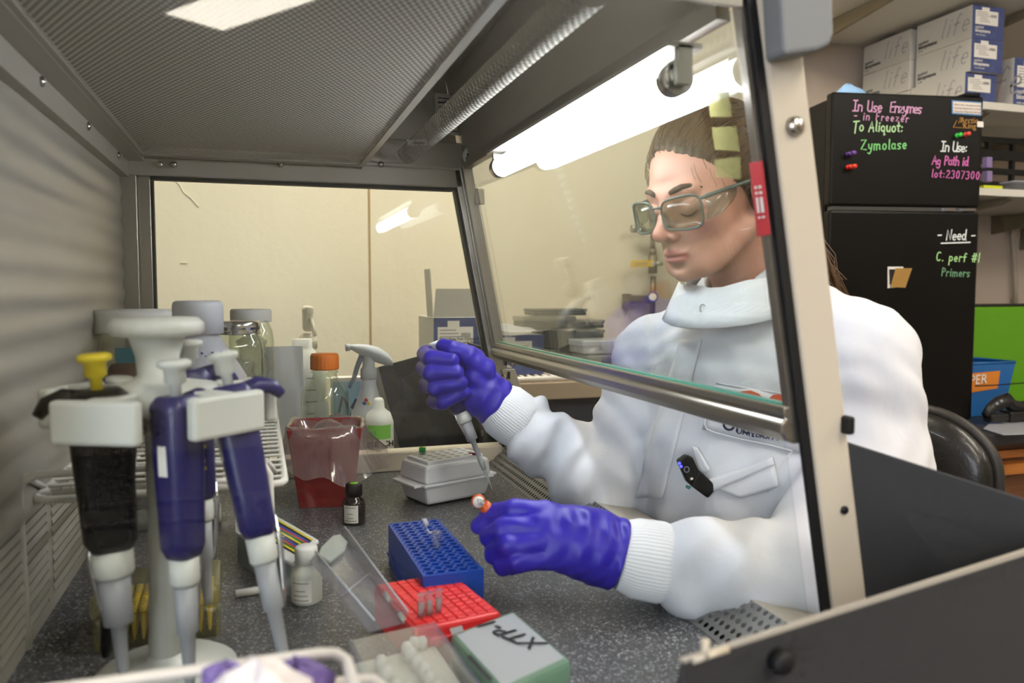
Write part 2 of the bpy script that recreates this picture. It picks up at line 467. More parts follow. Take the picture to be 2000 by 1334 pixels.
def bench_mat():
    m = bpy.data.materials.new('speckled_bench'); m.use_nodes = True; nt = m.node_tree; b = nt.nodes['Principled BSDF']
    tc = nt.nodes.new('ShaderNodeTexCoord')
    v = nt.nodes.new('ShaderNodeTexVoronoi'); v.inputs['Scale'].default_value = 620
    n = nt.nodes.new('ShaderNodeTexNoise'); n.inputs['Scale'].default_value = 14
    r = nt.nodes.new('ShaderNodeValToRGB'); e = r.color_ramp.elements
    e[0].position = 0.0; e[0].color = lin('#3c3c3e'); e[1].position = 1.0; e[1].color = lin('#a9a9ab')
    k = e.new(.62); k.color = lin('#4c4c4e'); k = e.new(.86); k.color = lin('#66666a')
    sp = nt.nodes.new('ShaderNodeSeparateColor')
    nt.links.new(tc.outputs['Object'], v.inputs['Vector']); nt.links.new(v.outputs['Color'], sp.inputs[0]); nt.links.new(sp.outputs[0], r.inputs[0])
    nt.links.new(r.outputs[0], b.inputs['Base Color']); b.inputs['Roughness'].default_value = .38
    MATS['speckled_bench'] = m
bench_mat()
# ------------------------------------------------------------------ room shell
FLOOR = -0.76; CEIL = 1.60; WALL = 2.32
def struct(name, m, fn, parent=None):
    o = part(name, m, parent, fn)
    if parent is None: o['kind'] = 'structure'
    return o
XW = 1.72   # where the cream wall ends and the pinkish wall starts
struct('floor', MATS['floor_vinyl'], lambda b: b.span((-1.6, -4.6, FLOOR - .1), (4.4, WALL, FLOOR)))
struct('ceiling', MATS['ceiling_white'], lambda b: b.span((-1.6, -4.6, CEIL), (4.4, WALL, CEIL + .1)))
wb = struct('wall_back', MATS['wall_cream'], lambda b: b.span((-1.6, WALL, FLOOR), (XW, WALL + .12, CEIL)))
struct('wall_back_right', MATS['wall_pink'], lambda b: b.span((XW, WALL, FLOOR), (4.4, WALL + .12, CEIL)))
struct('wall_left', MATS['wall_cream'], lambda b: (b.span((-1.6, -4.6, FLOOR), (-1.5, -3.0, CEIL)), b.span((-1.6, -.6, FLOOR), (-1.5, WALL, CEIL)), b.span((-1.6, -3.0, FLOOR), (-1.5, -.6, -.25)), b.span((-1.6, -3.0, 1.35), (-1.5, -.6, CEIL))))
struct('wall_right', MATS['wall_pink'], lambda b: b.span((4.4, -4.6, FLOOR), (4.5, WALL, CEIL)))
struct('wall_rear', MATS['wall_cream'], lambda b: b.span((-1.6, -4.7, FLOOR), (4.4, -4.6, CEIL)))
# seam between two wall boards and plaster cracks
seam = [P(720, 347, WALL - .003), P(722, 480, WALL - .003), P(724, 610, WALL - .003), P(725, 760, WALL - .003)]
sx = sum(p.x for p in seam) / 4
part('board_seam', MATS['crack_line'], wb, lambda b: b.span((sx - .003, WALL - .002, FLOOR), (sx + .003, WALL + .01, CEIL)))
def crack(px):
    pts = [P(x, y, WALL - .001) for x, y in px]
    part('plaster_crack', MATS['wall_cream'], wb, lambda b: b.tube(pts, .002, 5))
crack([(335, 345), (352, 362), (358, 376), (372, 386), (384, 400), (388, 404)])
crack([(600, 350), (612, 356), (626, 366)])
crack([(352, 514), (358, 513), (366, 514)])
# unseen window with a venetian blind, added for its light and slatted reflections
win = struct('added_window_1', MATS['ceiling_white'], lambda b: [b.span((-1.56, y, -.25), (-1.49, y + .05, 1.35)) for y in (-3.0, -1.82, -.65)])
mat('added_daylight', '#ffffff', .5, emit=('#e9f0ff', ADDED_WINDOW_LIGHT))
part('pane', MATS['added_daylight'], win, lambda b: b.span((-1.6, -2.95, -.25), (-1.58, -.6, 1.35)))
sl = MB(); sl.box((0, 0, 0), (.045, 2.3, .002), Matrix.Rotation(.5, 3, 'Y'))
slm = sl.mesh('blind_slat'); slm.materials.append(MATS['white_plastic'])
for i in range(26):
    o = bpy.data.objects.new('blind_slat', slm); COL.objects.link(o); o.parent = win; o.location = (-1.51, -1.8, -.2 + i * .06)
# ceiling fixtures
def fixture(name, loc, rz, label):
    t = empty(name, loc, rz, label, 'ceiling light')
    part('housing', MATS['white_plastic'], t, lambda b: (b.span((-.64, -.17, -.03), (.64, -.15, .03)), b.span((-.64, .15, -.03), (.64, .17, .03)), b.span((-.64, -.15, -.03), (-.62, .15, .03)), b.span((.62, -.15, -.03), (.64, .15, .03))))
    part('diffuser', MATS['ceiling_glow'], t, lambda b: b.box((0, 0, -.015), (1.24, .30, .02)))
fixture('ceiling_light', (.10, -2.55, CEIL - .031), .95, 'long ceiling light behind the camera, mirrored at the top of the side pane')
fixture('ceiling_light', (.75, -.75, CEIL - .031), 1.57, 'ceiling light in front of the near end of the workstation')
fixture('ceiling_light', (1.9, .2, CEIL - .031), 1.57, 'ceiling light above the empty aisle behind the chair')
fixture('ceiling_light', (3.1, -.9, CEIL - .031), 1.57, 'ceiling light over the far end of the aisle')
fixture('ceiling_light', (.35, 1.62, CEIL - .031), 0, 'unseen ceiling light added over the gap to brighten the cream wall')  # added lamp, put in to brighten the back wall
# ------------------------------------------------------------------ laboratory bench under the cabinet
bench = empty('laboratory_bench', (.05, .75, FLOOR), 0, 'long laboratory bench with a dark top carrying the workstation', 'bench')
mat('bench_top', '#2b2b2e', .4)
mat('bench_wood', '#6d4426', .5, vary=(6, '#5b3820'), stretch=(1, 14, 14))
part('worktop', MATS['bench_top'], bench, lambda b: b.span((-1.4, -.12, -.09), (.47, WALL - .006, -.062)), world=True, bev=.003)
part('cupboard', MATS['bench_wood'], bench, lambda b: b.span((-1.4, -.08, FLOOR), (.34, WALL - .006, -.09)), world=True)
# ------------------------------------------------------------------ workstation (cabinet with glass sides and sloping sash)
Y0, Y1 = .50, 1.30
XB = -.19
TOPZ = .49
hood = empty('workstation_cabinet', (.1, .9, -.06), 0, 'grey metal clean-air workstation with glass sides, sloping front sash and lit tube', 'workstation')
def hp(name, m, fn, **kw): return part(name, MATS[m], hood, fn, world=True, **kw)
def fx(z): return .372 + (.214 - z) * .189 + .004      # x of the sloping front plane at height z
hp('work_surface', 'speckled_bench', lambda b: b.span((XB, Y0 - .02, -.05), (.37, Y1 + .0, 0)))
hp('base_tray', 'hood_paint', lambda b: b.span((XB - .06, Y0 - .03, -.06), (.43, Y1 + .05, -.051)))
hp('end_kerb', 'hood_paint_light', lambda b: b.span((XB, Y1 - .006, 0), (.40, Y1 + .03, .032)), bev=.002)
# back wall with louvred grille
hp('back_panel', 'hood_paint', lambda b: (b.span((XB - .05, Y0 - .02, .105), (XB, Y1 + .03, .56)), b.span((XB - .05, Y0 - .02, 0), (XB, Y1 + .03, .012)), b.span((XB - .05, Y0 - .02, .0), (XB - .04, Y1 + .03, .12))))
hp('grille_shade_back', 'void_shade', lambda b: b.span((XB - .035, Y0 - .02, .012), (XB - .03, Y1 + .03, .105)))  # dark backing puts the shade between the slats into its colour
sl = MB(); sl.box((0, 0, 0), (.014, .150, .0060), Matrix.Rotation(-.25, 3, 'Y')); slm = sl.mesh('grille_slat'); slm.materials.append(MATS['hood_paint'])
for gy in range(5):
    yc = Y0 + .075 + gy * .165
    hp('grille_post', 'hood_paint', lambda b: b.span((XB - .03, yc - .09, .012), (XB, yc - .075, .105)))
    for k in range(10):
        o = bpy.data.objects.new('grille_slat', slm); COL.objects.link(o); put(o, hood, True); o.location = (XB - .006, yc, .018 + k * .009)
hp('streak_ribs', 'hood_paint', lambda b: b.grid([[(XB + .0016 + .0014 * math.sin(i * .7854), y, .107 + i * .00375) for y in (Y0 - .002, .75, 1.0, Y1 - .012)] for i in range(96)]))  # added ribs, shaped to imitate reflected light streaks on the back panel
# ceiling: rails, perforated diffuser, plain canopy
hp('rear_top_rail', 'hood_paint', lambda b: (b.span((XB, Y0, .465), (XB + .012, Y1, .50)), b.span((XB + .012, Y0, .488), (XB + .034, Y1, .498))))
hp('diffuser_panel', 'perforated', lambda b: b.add([(-.158, Y0, TOPZ), (.156, Y0, TOPZ), (.156, Y1 - .06, TOPZ), (-.158, Y1 - .06, TOPZ)], [(0, 1, 2, 3)]))
hp('plenum', 'hood_paint', lambda b: (b.span((-.19, Y0, .535), (.158, Y1, .56)), b.span((.156, Y0, TOPZ), (.158, Y1 - .02, .64)), b.span((-.16, Y0, TOPZ), (-.158, Y1 - .02, .54)), b.span((-.16, Y1 - .06, TOPZ), (.16, Y1 - .057, .54)), b.span((-.19, Y0 - .001, .5), (.33, Y0 + .003, .56))))
hp('plenum_lip', 'hood_paint', lambda b: (b.span((-.158, Y1 - .075, TOPZ - .001), (.156, Y1 - .05, TOPZ + .003)), b.span((-.158, Y0, TOPZ - .0015), (-.150, Y1 - .06, TOPZ + .003)), b.span((.150, Y0, TOPZ - .0015), (.158, Y1 - .06, TOPZ + .003))))
# the second, curved strip of perforated sheet along the front of the plenum
def curl(b):
    rows = []
    for i in range(9):
        a = math.pi * (1.0 + i / 8 * .75)
        rows.append([(.224 + .017 * math.cos(a), y, .512 + .017 * math.sin(a)) for y in (Y0 + .02, Y1 - .07)])
    b.grid(rows)
hp('curved_perforated_strip', 'perforated_strip', curl)
hp('plenum_shade_sheet', 'void_shade', lambda b: b.span((-.157, Y0 + .003, .503), (.155, Y1 - .06, .506)))  # added dark sheet: painted shade behind the ceiling perforations
hp('canopy', 'hood_paint', lambda b: b.add([(.158, Y0, .64), (fx(.64), Y0, .64), (fx(.64), Y1, .64), (.158, Y1, .64), (fx(.512) + .006, Y0, .512), (fx(.512) + .006, Y1, .512), (.158, Y1 - .015, .50), (fx(.5), Y1 - .015, .50), (fx(.64), Y1 - .015, .64), (.158, Y1 - .015, .64)], [(0, 1, 2, 3), (1, 4, 5, 2), (6, 7, 8, 9)]))
# far frame: top beam, posts, corner
def beam(b):
    b.span((-.205, Y1 - .012, .468), (.325, Y1 + .03, .50))
    b.span((-.205, Y1 - .02, .496), (.325, Y1 - .012, .505))
    b.span((.15, Y1 - .02, .50), (.325, Y1 + .03, .54))
hp('top_beam', 'hood_paint', beam, bev=.002)
hp('rear_post', 'aluminium', lambda b: (b.span((XB - .005, Y1 - .01, 0), (XB + .022, Y1 + .03, .468)), b.span((XB + .024, Y1 - .004, 0), (XB + .040, Y1 + .03, .468))), bev=.001)
def slant_near(b, y0, y1, off0, off1, z0, z1):
    fn = lambda z: .384 + (.214 - z) * .172
    b.hexa([(fn(z0) + off0, y0, z0), (fn(z0) + off1, y0, z0), (fn(z0) + off1, y1, z0), (fn(z0) + off0, y1, z0), (fn(z1) + off0, y0, z1), (fn(z1) + off1, y0, z1), (fn(z1) + off1, y1, z1), (fn(z1) + off0, y1, z1)])
def slant_bar(b, y0, y1, off0, off1, z0, z1):
    b.hexa([(fx(z0) + off0, y0, z0), (fx(z0) + off1, y0, z0), (fx(z0) + off1, y1, z0), (fx(z0) + off0, y1, z0),
            (fx(z1) + off0, y0, z1), (fx(z1) + off1, y0, z1), (fx(z1) + off1, y1, z1), (fx(z1) + off0, y1, z1)])
hp('front_post', 'aluminium', lambda b: (slant_bar(b, Y1 - .012, Y1 + .03, -.012, .016, 0, .50), slant_bar(b, Y1 - .018, Y1 - .012, -.004, .003, .2, .50), slant_bar(b, Y1 - .016, Y1 - .012, .008, .014, .2, .50)), bev=.001)
hp('pane_gasket', 'black_rubber', lambda b: (slant_bar(b, Y1 - .008, Y1 + .01, -.016, -.012, .03, .468), b.span((XB + .040, Y1 - .004, .03), (XB + .044, Y1 + .01, .468)), b.span((XB + .04, Y1 - .006, .463), (.31, Y1 + .01, .468))))
hp('far_pane', 'pane_glass', lambda b: b.slab([(XB + .042, Y1 + .002, .03), (fx(.03) - .013, Y1 + .002, .03), (fx(.466) - .013, Y1 + .002, .466), (XB + .042, Y1 + .002, .466)], .004, Vector((0, 1, 0))))
# near frame and near pane
hp('near_pane', 'pane_glass', lambda b: b.slab([(XB - .05, Y0 - .003, .0), (fx(.0) - .01, Y0 - .003, .0), (fx(.55) - .005, Y0 - .003, .56), (XB - .05, Y0 - .003, .56)], .003, Vector((0, 1, 0))))
hp('near_post', 'hood_paint_light', lambda b: slant_near(b, Y0 - .006, Y0 + .003, .006, .039, -.03, .62), bev=.003)
hp('near_gasket', 'black_rubber', lambda b: slant_near(b, Y0 - .004, Y0 + .001, -.002, .006, -.02, .60), bev=.001)
hp('corner_guard', 'guard_grey', lambda b: b.slab([P(1522, -60, .47), P(1532, 102, .47), P(1538, 106, .47), P(1600, 97, .47), P(1622, 86, .47), P(1630, 66, .47), P(1626, -60, .47)], .022, Vector((0, 1, 0))), bev=.004)
hp('post_screw', 'steel_screw', lambda b: b.lathe([(.0075, 0), (.007, .003), (.004, .0055), (0, .006)], 14, P(1551, 247, Y0 - .006), Matrix.Rotation(math.pi / 2, 3, 'X')))
hp('post_hole', 'black_rubber', lambda b: b.lathe([(.0032, -.002), (.0032, .0015), (0, .0016)], 12, P(1648, 996, Y0 - .0062), Matrix.Rotation(math.pi / 2, 3, 'X')))
hp('door_catch', 'black_rubber', lambda b: b.box(P(1646, 828, Y0 - .004), (.007, .02, .014), bev=.002))
# sash: glass, side channels, bottom bar
sash = hp('sash_glass', 'pane_glass', lambda b: slant_bar(b, Y0 + .008, Y1 - .02, .004, .008, .214, .50))
part('glass_edge', MATS['glass_edge'], sash, lambda b: slant_bar(b, Y0 + .008, Y1 - .02, .0030, .0090, .2095, .2139), world=True)
def bar(b):
    prof = [(-.006, .212), (.006, .212), (.018, .211), (.024, .206), (.024, .187), (.019, .183), (.004, .183), (-.004, .186), (-.008, .192), (-.008, .199), (-.004, .203), (-.006, .206)]
    n = len(prof); vs = [(fx(.19) + x, y, z) for y in (Y0 + .002, Y1 - .012) for x, z in prof]
    b.add(vs, [(i, (i + 1) % n, (i + 1) % n + n, i + n) for i in range(n)] + [tuple(range(n - 1, -1, -1)), tuple(range(n, 2 * n))])
hp('sash_bottom_bar', 'aluminium_bar', bar, bev=.0015)
hp('sash_channel', 'aluminium_bar', lambda b: slant_near(b, Y0 + .001, Y0 + .009, -.006, .010, .2, .56))
hp('sash_channel', 'aluminium_bar', lambda b: slant_bar(b, Y1 - .03, Y1 - .018, -.002, .014, .2, .50))
hp('sash_top_bar', 'aluminium_bar', lambda b: slant_bar(b, Y0 + .02, Y1 - .02, .0, .012, .497, .512))
hp('sash_clip', 'aluminium_bar', lambda b: b.box(P(937, 384, Y1 - .03), (.016, .008, .026), bev=.002))
# hinge plate on the far post
hg = hp('hinge_plate', 'hood_paint', lambda b: b.hexa([(fx(.0) + .012, Y1 - .0155, .06), (fx(.0) + .036, Y1 - .0155, .06), (fx(.0) + .036, Y1 - .012, .06), (fx(.0) + .012, Y1 - .012, .06), (fx(.17) + .006, Y1 - .0155, .165), (fx(.17) + .030, Y1 - .0155, .165), (fx(.17) + .03, Y1 - .012, .165), (fx(.17) + .006, Y1 - .012, .165)]), bev=.001)
for px, py in ((985, 737), (1000, 711)):
    part('screw', MATS['steel_screw'], hg, lambda b: b.lathe([(.005, 0), (.0045, .002), (0, .004)], 12, P(px, py, Y1 - .016), Matrix.Rotation(math.pi / 2, 3, 'X')), world=True)
for px, py in ((988, 707), (994, 733), (999, 757)):
    part('slot', MATS['void_shade'], hg, lambda b: b.box(P(px, py, Y1 - .0165), (.004, .002, .012)), world=True)
# front lip with perforated strip
def lip(b):
    b.hexa([(.366, Y0, -.02), (.46, Y0, -.02), (.46, Y1, -.02), (.366, Y1, -.02), (.366, Y0, .0), (.46, Y0, .026), (.46, Y1, .026), (.366, Y1, .0)])
hp('front_lip', 'hood_paint', lambda b: (b.add([(.404, Y0, .030), (.452, Y0, .022), (.452, Y1, .022), (.404, Y1, .030), (.46, Y0, -.05), (.46, Y1, -.05)], [(0, 1, 2, 3), (1, 4, 5, 2)]), b.span((.366, Y0, -.05), (.38, Y1, -.045))))
hp('lip_grille', 'perforated_dark', lambda b: b.add([(.366, Y0, .0005), (.404, Y0, .030), (.404, Y1, .030), (.366, Y1, .0005)], [(0, 1, 2, 3)]))
hp('lip_shade_sheet', 'void_shade', lambda b: b.add([(.37, Y0, -.03), (.42, Y0, -.005), (.42, Y1, -.005), (.37, Y1, -.03)], [(0, 1, 2, 3)]))  # dark sheet as painted shade beneath the lip holes
# lamp
lamp = hp('lamp_holder', 'aluminium', lambda b: (b.span((.289, .530, .478), (.317, 1.02, .482)), b.span((.297, .530, .452), (.309, .536, .48)), b.span((.297, 1.012, .452), (.309, 1.018, .48))))
part('lamp_tube', MATS['lamp_glow'], lamp, lambda b: b.cyl((.303, .552, .459), (.303, .992, .459), .0130, seg=20), world=True)
part('tube_cap', MATS['steel_screw'], lamp, lambda b: (b.cyl((.303, .540, .459), (.303, .552, .459), .0132, seg=20), b.cyl((.303, .534, .459), (.303, .540, .459), .008, seg=12)), world=True)
part('tube_cap', MATS['steel_screw'], lamp, lambda b: (b.cyl((.303, .992, .459), (.303, 1.008, .459), .0132, seg=20), b.cyl((.303, 1.008, .459), (.303, 1.016, .459), .008, seg=12)), world=True)
# socket, stickers, screws on the canopy
out = hp('power_outlet', 'white_plastic', lambda b: b.lathe([(.0145, 0), (.0145, .004), (.012, .006), (0, .006)], 20, P(920, 304, 1.255), Matrix.Rotation(math.pi / 2, 3, 'X')))
for px in (914, 927):
    part('socket_hole', MATS['void_shade'], out, lambda b: b.box(P(px, 305, 1.248), (.0035, .001, .008)), world=True)
stk = hp('rating_label', 'label_white', lambda b: b.slab([P(848, 181, 1.28), P(935, 188, 1.28), P(941, 268, 1.28), P(853, 262, 1.28)], .0006, Vector((0, 1, 0))))
for i in range(8):
    part('print_line', MATS['ink_grey'], stk, lambda b: b.slab([P(856 + i * .4, 190 + i * 9, 1.279), P(930, 196 + i * 9, 1.279), P(930, 198.5 + i * 9, 1.279), P(856 + i * .4, 192.5 + i * 9, 1.279)], .0003, Vector((0, -1, 0))), world=True)
bc = hp('barcode_label', 'label_white', lambda b: b.slab([P(795, 273, 1.2), P(832, 271, 1.2), P(834, 283, 1.2), P(797, 285, 1.2)], .0006, Vector((0, 1, 0))))
for i in range(14):
    part('barcode_bar', MATS['ink_black'], bc, lambda b: b.slab([P(808 + i * 1.5, 277, 1.199), P(808.9 + i * 1.5, 277, 1.199), P(809 + i * 1.5, 282, 1.199), P(808.1 + i * 1.5, 282, 1.199)], .0003, Vector((0, -1, 0))), world=True)
for px in (313, 340, 548, 697, 744):
    hp('beam_screw', 'steel_screw', lambda b: b.lathe([(.005, 0), (.0048, .002), (.002, .004), (0, .004)], 10, P(px, 321, Y1 - .021), Matrix.Rotation(math.pi / 2, 3, 'X')))
for yy in (.62, .80, 1.0, 1.2):
    hp('rail_screw', 'steel_screw', lambda b: b.lathe([(.005, 0), (.0045, .002), (0, .004)], 10, (XB + .012, yy, .482), Matrix.Rotation(math.pi / 2, 3, 'Y')))
# red warning strip and sticky notes on the sash
mat('label_red', '#c4353c', .5)
def on_sash(px, py):   # where the pixel's ray meets the inner face of the sash glass
    d = ray(px, py); t = (.372 + .214 * .189 + .004 + .0035 - CAMLOC.x - .189 * CAMLOC.z) / (d.x + .189 * d.z)
    return CAMLOC + d * t
SN = Vector((-1, 0, -.189)).normalized()
rl = hp('warning_strip', 'label_red', lambda b: b.slab([on_sash(1464, 318), on_sash(1489, 314), on_sash(1505, 458), on_sash(1480, 462)], .0006, SN))
for i, (a, c) in enumerate(((.32, .36), (.40, .44), (.48, .70), (.75, .78))):
    def q(u, v): 
        return on_sash(1466 + 22 * u + 16 * v, 320 + 138 * v - 3 * u) + SN * .0008
    part('print_line', MATS['label_white'], rl, lambda b: (b.slab([q(.2, a), q(.4, a), q(.4, c), q(.2, c)], .0002, SN), b.slab([q(.55, a), q(.8, a), q(.8, c), q(.55, c)], .0002, SN)), world=True)
mat('sticky_yellow', '#c9c38a', .8)
mat('sticky_thin', '#a8a26c', .9, alpha=.5, spec=.0)
for lab, quad in (('uppermost of three yellow sticky notes on the sash glass', [(1384, 182), (1424, 178), (1430, 228), (1388, 228)]),
                  ('middle one of three yellow sticky notes on the sash glass', [(1391, 249), (1438, 246), (1446, 296), (1398, 292)]),
                  ('lowest of three yellow sticky notes on the sash glass', [(1396, 312), (1446, 306), (1448, 350), (1401, 346)])):
    tag(part('sticky_note', MATS['sticky_thin'], None, lambda b: b.slab([on_sash(*q) for q in quad], .0006, SN)), lab, 'note', 'sticky notes on the sash')
# side doors folded out at both ends
clear_mat('dummy', '#ffffff')
dr = hp('folded_door', 'dark_panel', lambda b: b.slab([(.405, Y1 + .03, .19), (.42, 1.63, .188), (.47, 1.63, -.05), (.455, Y1 + .03, -.05)], .004, Vector((1, 0, 0))))
dl = hp('folded_door', 'dark_panel', lambda b: b.slab([P(905, 672, 1.63), P(727, 720, 1.5), P(787, 948, 1.5), P(960, 948, 1.63)], .004, Vector((.3, 1, 0)).normalized()), bev=.001)
part('edge_flange', MATS['aluminium'], dl, lambda b: b.slab([P(727, 720, 1.5), P(739, 717, 1.505), P(799, 946, 1.505), P(787, 948, 1.5)], .006, Vector((-.3, -1, 0)).normalized()), world=True)
for k in range(6):
    part('hinge_slot', MATS['label_white'], dr, lambda b: b.box(P(906 + k * 9, 694 + k * 38, 1.625), (.004, .003, .012)), world=True)
da = hp('folded_door', 'dark_panel', lambda b: b.slab([P(1648, 862, Y0), P(2060, 994, .41), P(2060, 1400, .41), P(1690, 1330, Y0)], .003, Vector((1, 0, 0))), bev=.001)
db = hp('folded_door', 'dark_panel', lambda b: b.slab([P(1336, 1296, .345), P(2080, 1060, .395), P(2080, 1420, .395), P(1310, 1420, .345)], .003, Vector((-.2, 1, 0)).normalized()), bev=.001)
part('edge_flange', MATS['hood_paint'], db, lambda b: b.slab([P(1336, 1290, .3455), P(2080, 1052, .3955), P(2080, 1070, .3955), P(1336, 1308, .3455)], .0035, Vector((-.2, 1, 0)).normalized()), world=True)
part('rubber_bumper', MATS['black_rubber'], db, lambda b: b.lathe([(.0065, -.004), (.0065, .004), (.005, .006), (0, .006)], 20, P(1522, 1291, .352), Matrix.Rotation(math.pi / 2, 3, 'X')), world=True)
part('latch_pin', MATS['hood_paint_light'], db, lambda b: (b.cyl(P(1376, 1286, .347), P(1378, 1250, .347), .0022), b.cyl(P(1352, 1290, .346), P(1420, 1268, .35), .002)), world=True)
# ------------------------------------------------------------------ things on the work surface
mat('pip_blue', '#1f1c58', .35, bump=(400, .05, .001))
mat('pip_black', '#060607', .45, spec=.25)
mat('pip_grey', '#9a9ba0', .4)
mat('pip_yellow', '#d8c020', .4)
mat('pip_white', '#c9cac4', .4)
mat('chrome', '#c8c8c8', .15, 1.0)
mat('red_plastic', '#d8262a', .4)
mat('red_bin', '#8c1218', .4)
mat('blue_rack', '#0b3f9e', .35)
mat('orange_cap', '#e0761a', .45)
mat('green_cap', '#1fa548', .4)
mat('amber_glass', '#1c0708', .12, coat=.5)
mat('tube_orange', '#c0501c', .3)
mat('natural_plastic', '#cfcfc4', .4)
mat('jug_white', '#dcdcd8', .4)
mat('frost_cap', '#c8cbd2', .4)
mat('brown_paste', '#6d4038', .8, vary=(30, '#8a5c50'))
mat('teal_tape', '#3c8296', .7)
clear_mat('jar_glass', '#eef2ea', .02, '#ffffff', rough=.04, ior=1.5, extra=.02)
clear_mat('clear_plastic', '#f2f2f2', .16, '#d8d8e2', rough=.12, ior=1.45)
clear_mat('frosted', '#e6ece8', .55, '#cfd6d2', rough=.3)
clear_mat('frosted_green', '#c8e2d2', .6, '#a9d2b8', rough=.3)
clear_mat('bag_film', '#f6eeee', .22, '#e8d8da', rough=.12, ior=1.5, extra=.07)
clear_mat('milky', '#e0e2ea', .82, '#dadce6', rough=.35)
clear_mat('yellowish_clear', '#f0eed8', .16, '#dcd8a8', rough=.2)
def lab(b, r, z0, z1, a0, a1, seg=14, c=(0, 0, 0)):
    M3 = Matrix.Rotation(a0, 3, 'Z'); b.lathe([(r, z0), (r, z1)], seg, c, M3, a1 - a0)
def view_angle(loc):   # direction from a thing back to the camera
    return math.atan2(CAMLOC.y - loc[1], CAMLOC.x - loc[0])
# ---- pipettes ------------------------------------------------------------
def pipette(name, label, top, axis, L, body, accent, knob, face=None, group=None, dark_low=False, hook=True, lower='pip_grey', fat=1.0):
    """top = top of the plunger, axis = direction towards the tip"""
    ax = Vector(axis).normalized()
    t = empty(name, top, 0, label, 'pipette', group)
    fwd = Vector(face if face is not None else (0, -1, 0)); fwd = (fwd - ax * fwd.dot(ax)).normalized()
    side = ax.cross(fwd).normalized()
    M3 = Matrix((( side.x, fwd.x, ax.x), (side.y, fwd.y, ax.y), (side.z, fwd.z, ax.z)))   # local z runs down the pipette
    def add(nm, m, fn):
        b = MB(); fn(b); b.xf(M3.to_4x4()); return b.build(nm, MATS[m], t)
    k = L / .24
    add('plunger', knob, lambda b: b.lathe([(0, 0), (.0085 * k, 0), (.0115 * k, .0015 * k), (.0115 * k, .005 * k), (.0075 * k, .007 * k), (.0075 * k, .016 * k), (.004 * k, .018 * k), (.004 * k, .032 * k)], 20))
    add('handle', body, lambda b: b.lathe([(r_ * fat, z_) for r_, z_ in [(0, .026 * k), (.011 * k, .026 * k), (.0145 * k, .03 * k), (.0155 * k, .045 * k), (.0150 * k, .075 * k), (.0138 * k, .11 * k), (.0132 * k, .135 * k), (.0105 * k, .142 * k), (0, .142 * k)]], 24, sq=3.2))
    if hook:
        add('finger_rest', body, lambda b: b.tube([(0, .010 * k, .034 * k), (0, .022 * k, .030 * k), (0, .032 * k, .033 * k), (0, .038 * k, .041 * k)], [.009 * k, .0075 * k, .006 * k, .004 * k], 10))
    add('accent_cap', accent, lambda b: b.lathe([(.0116 * k, .0262 * k), (.0152 * k, .031 * k), (.0158 * k, .036 * k)], 24, sq=3.2, cap=False))
    add('volume_window', 'label_white', lambda b: b.box((0, -.0145 * k, .07 * k), (.008 * k, .0015 * k, .022 * k), bev=.0004))
    low = lower
    add('collar', 'pip_white' if not dark_low else low, lambda b: b.lathe([(.0105 * k * fat, .142 * k), (.0105 * k * fat, .16 * k), (.009 * k * fat, .163 * k)], 20))
    add('shaft', low, lambda b: b.lathe([(.0082 * k * fat, .163 * k), (.0075 * k * fat, .198 * k), (.0055 * k, .20 * k), (.0042 * k, .232 * k), (.0028 * k, .24 * k), (0, .24 * k)], 18))
    add('ejector_arm', 'chrome' if not dark_low else 'pip_black', lambda b: b.tube([(.0, .013 * k, .13 * k), (0, .0145 * k, .15 * k), (0, .010 * k, .185 * k), (0, .0075 * k, .20 * k)], .0022 * k, 8))
    return t
st = empty('pipette_stand', PZ(326, 1322, 0.0), 0, 'off-white carousel stand with scalloped knob holding the hanging pipettes', 'pipette stand')
sx0, sy0 = st.location.x, st.location.y
part('base', MATS['pip_white'], st, lambda b: b.lathe([(.052, 0), (.052, .006), (.046, .010), (.014, .014), (.0125, .02)], 28))
part('post', MATS['pip_white'], st, lambda b: b.lathe([(.0125, .02), (.0105, .10), (.0105, .20), (.016, .21)], 20))
part('carousel_hub', MATS['pip_white'], st, lambda b: b.lathe([(.016, .205), (.040, .209), (.042, .228), (.02, .232), (.0145, .236), (.0155, .25), (.021, .268), (.023, .27)], 24))
part('turning_knob', MATS['pip_white'], st, lambda b: b.lathe([(.018, .264), (.030, .266), (.033, .269), (.033, .275), (.029, .279), (0, .280)], 60, wob=lambda a, z: 1 + .018 * math.cos(20 * a)))
for k in range(5):
    a = math.radians(-114 + 66 * k)
    def arm(b):
        R = Matrix.Rotation(a, 3, 'Z')
        b.box(R @ Vector((.076, 0, .2115)), (.010, .062, .030), R, bev=.003)
        b.box(R @ Vector((.056, 0, .224)), (.036, .018, .006), R, bev=.002)
    part('holder_arm', MATS['pip_white'], st, arm)
O = Vector((sx0, sy0, 0))
pipette('pipette', 'black pipette with yellow collar hanging at the stand beside the back panel', P(183, 690, .612), (.05, .01, -1), .235, 'pip_black', 'pip_yellow', 'pip_yellow', face=(-.9, -.2, 0), dark_low=False, fat=1.35, group='pipettes on the carousel stand')
pipette('pipette', 'indigo pipette hanging at the front of the stand, tip straight down', P(340, 702, .600), (.02, 0, -1), .238, 'pip_blue', 'pip_blue', 'pip_white', face=(.6, .7, 0), group='pipettes on the carousel stand')
pipette('pipette', 'indigo pipette on the stand swung outwards with its tip slanting away', P(433, 688, .632), Vector(P(543, 1228, .60)) - Vector(P(433, 688, .632)), .236, 'pip_blue', 'pip_blue', 'pip_white', face=(.8, .2, .2), group='pipettes on the carousel stand')
pipette('pipette', 'slim indigo pipette hanging behind the stand post with yellow lettering', P(368, 664, .705), (.045, 0, -1), .225, 'pip_blue', 'pip_blue', 'pip_white', face=(.9, .3, 0), group='pipettes on the carousel stand')
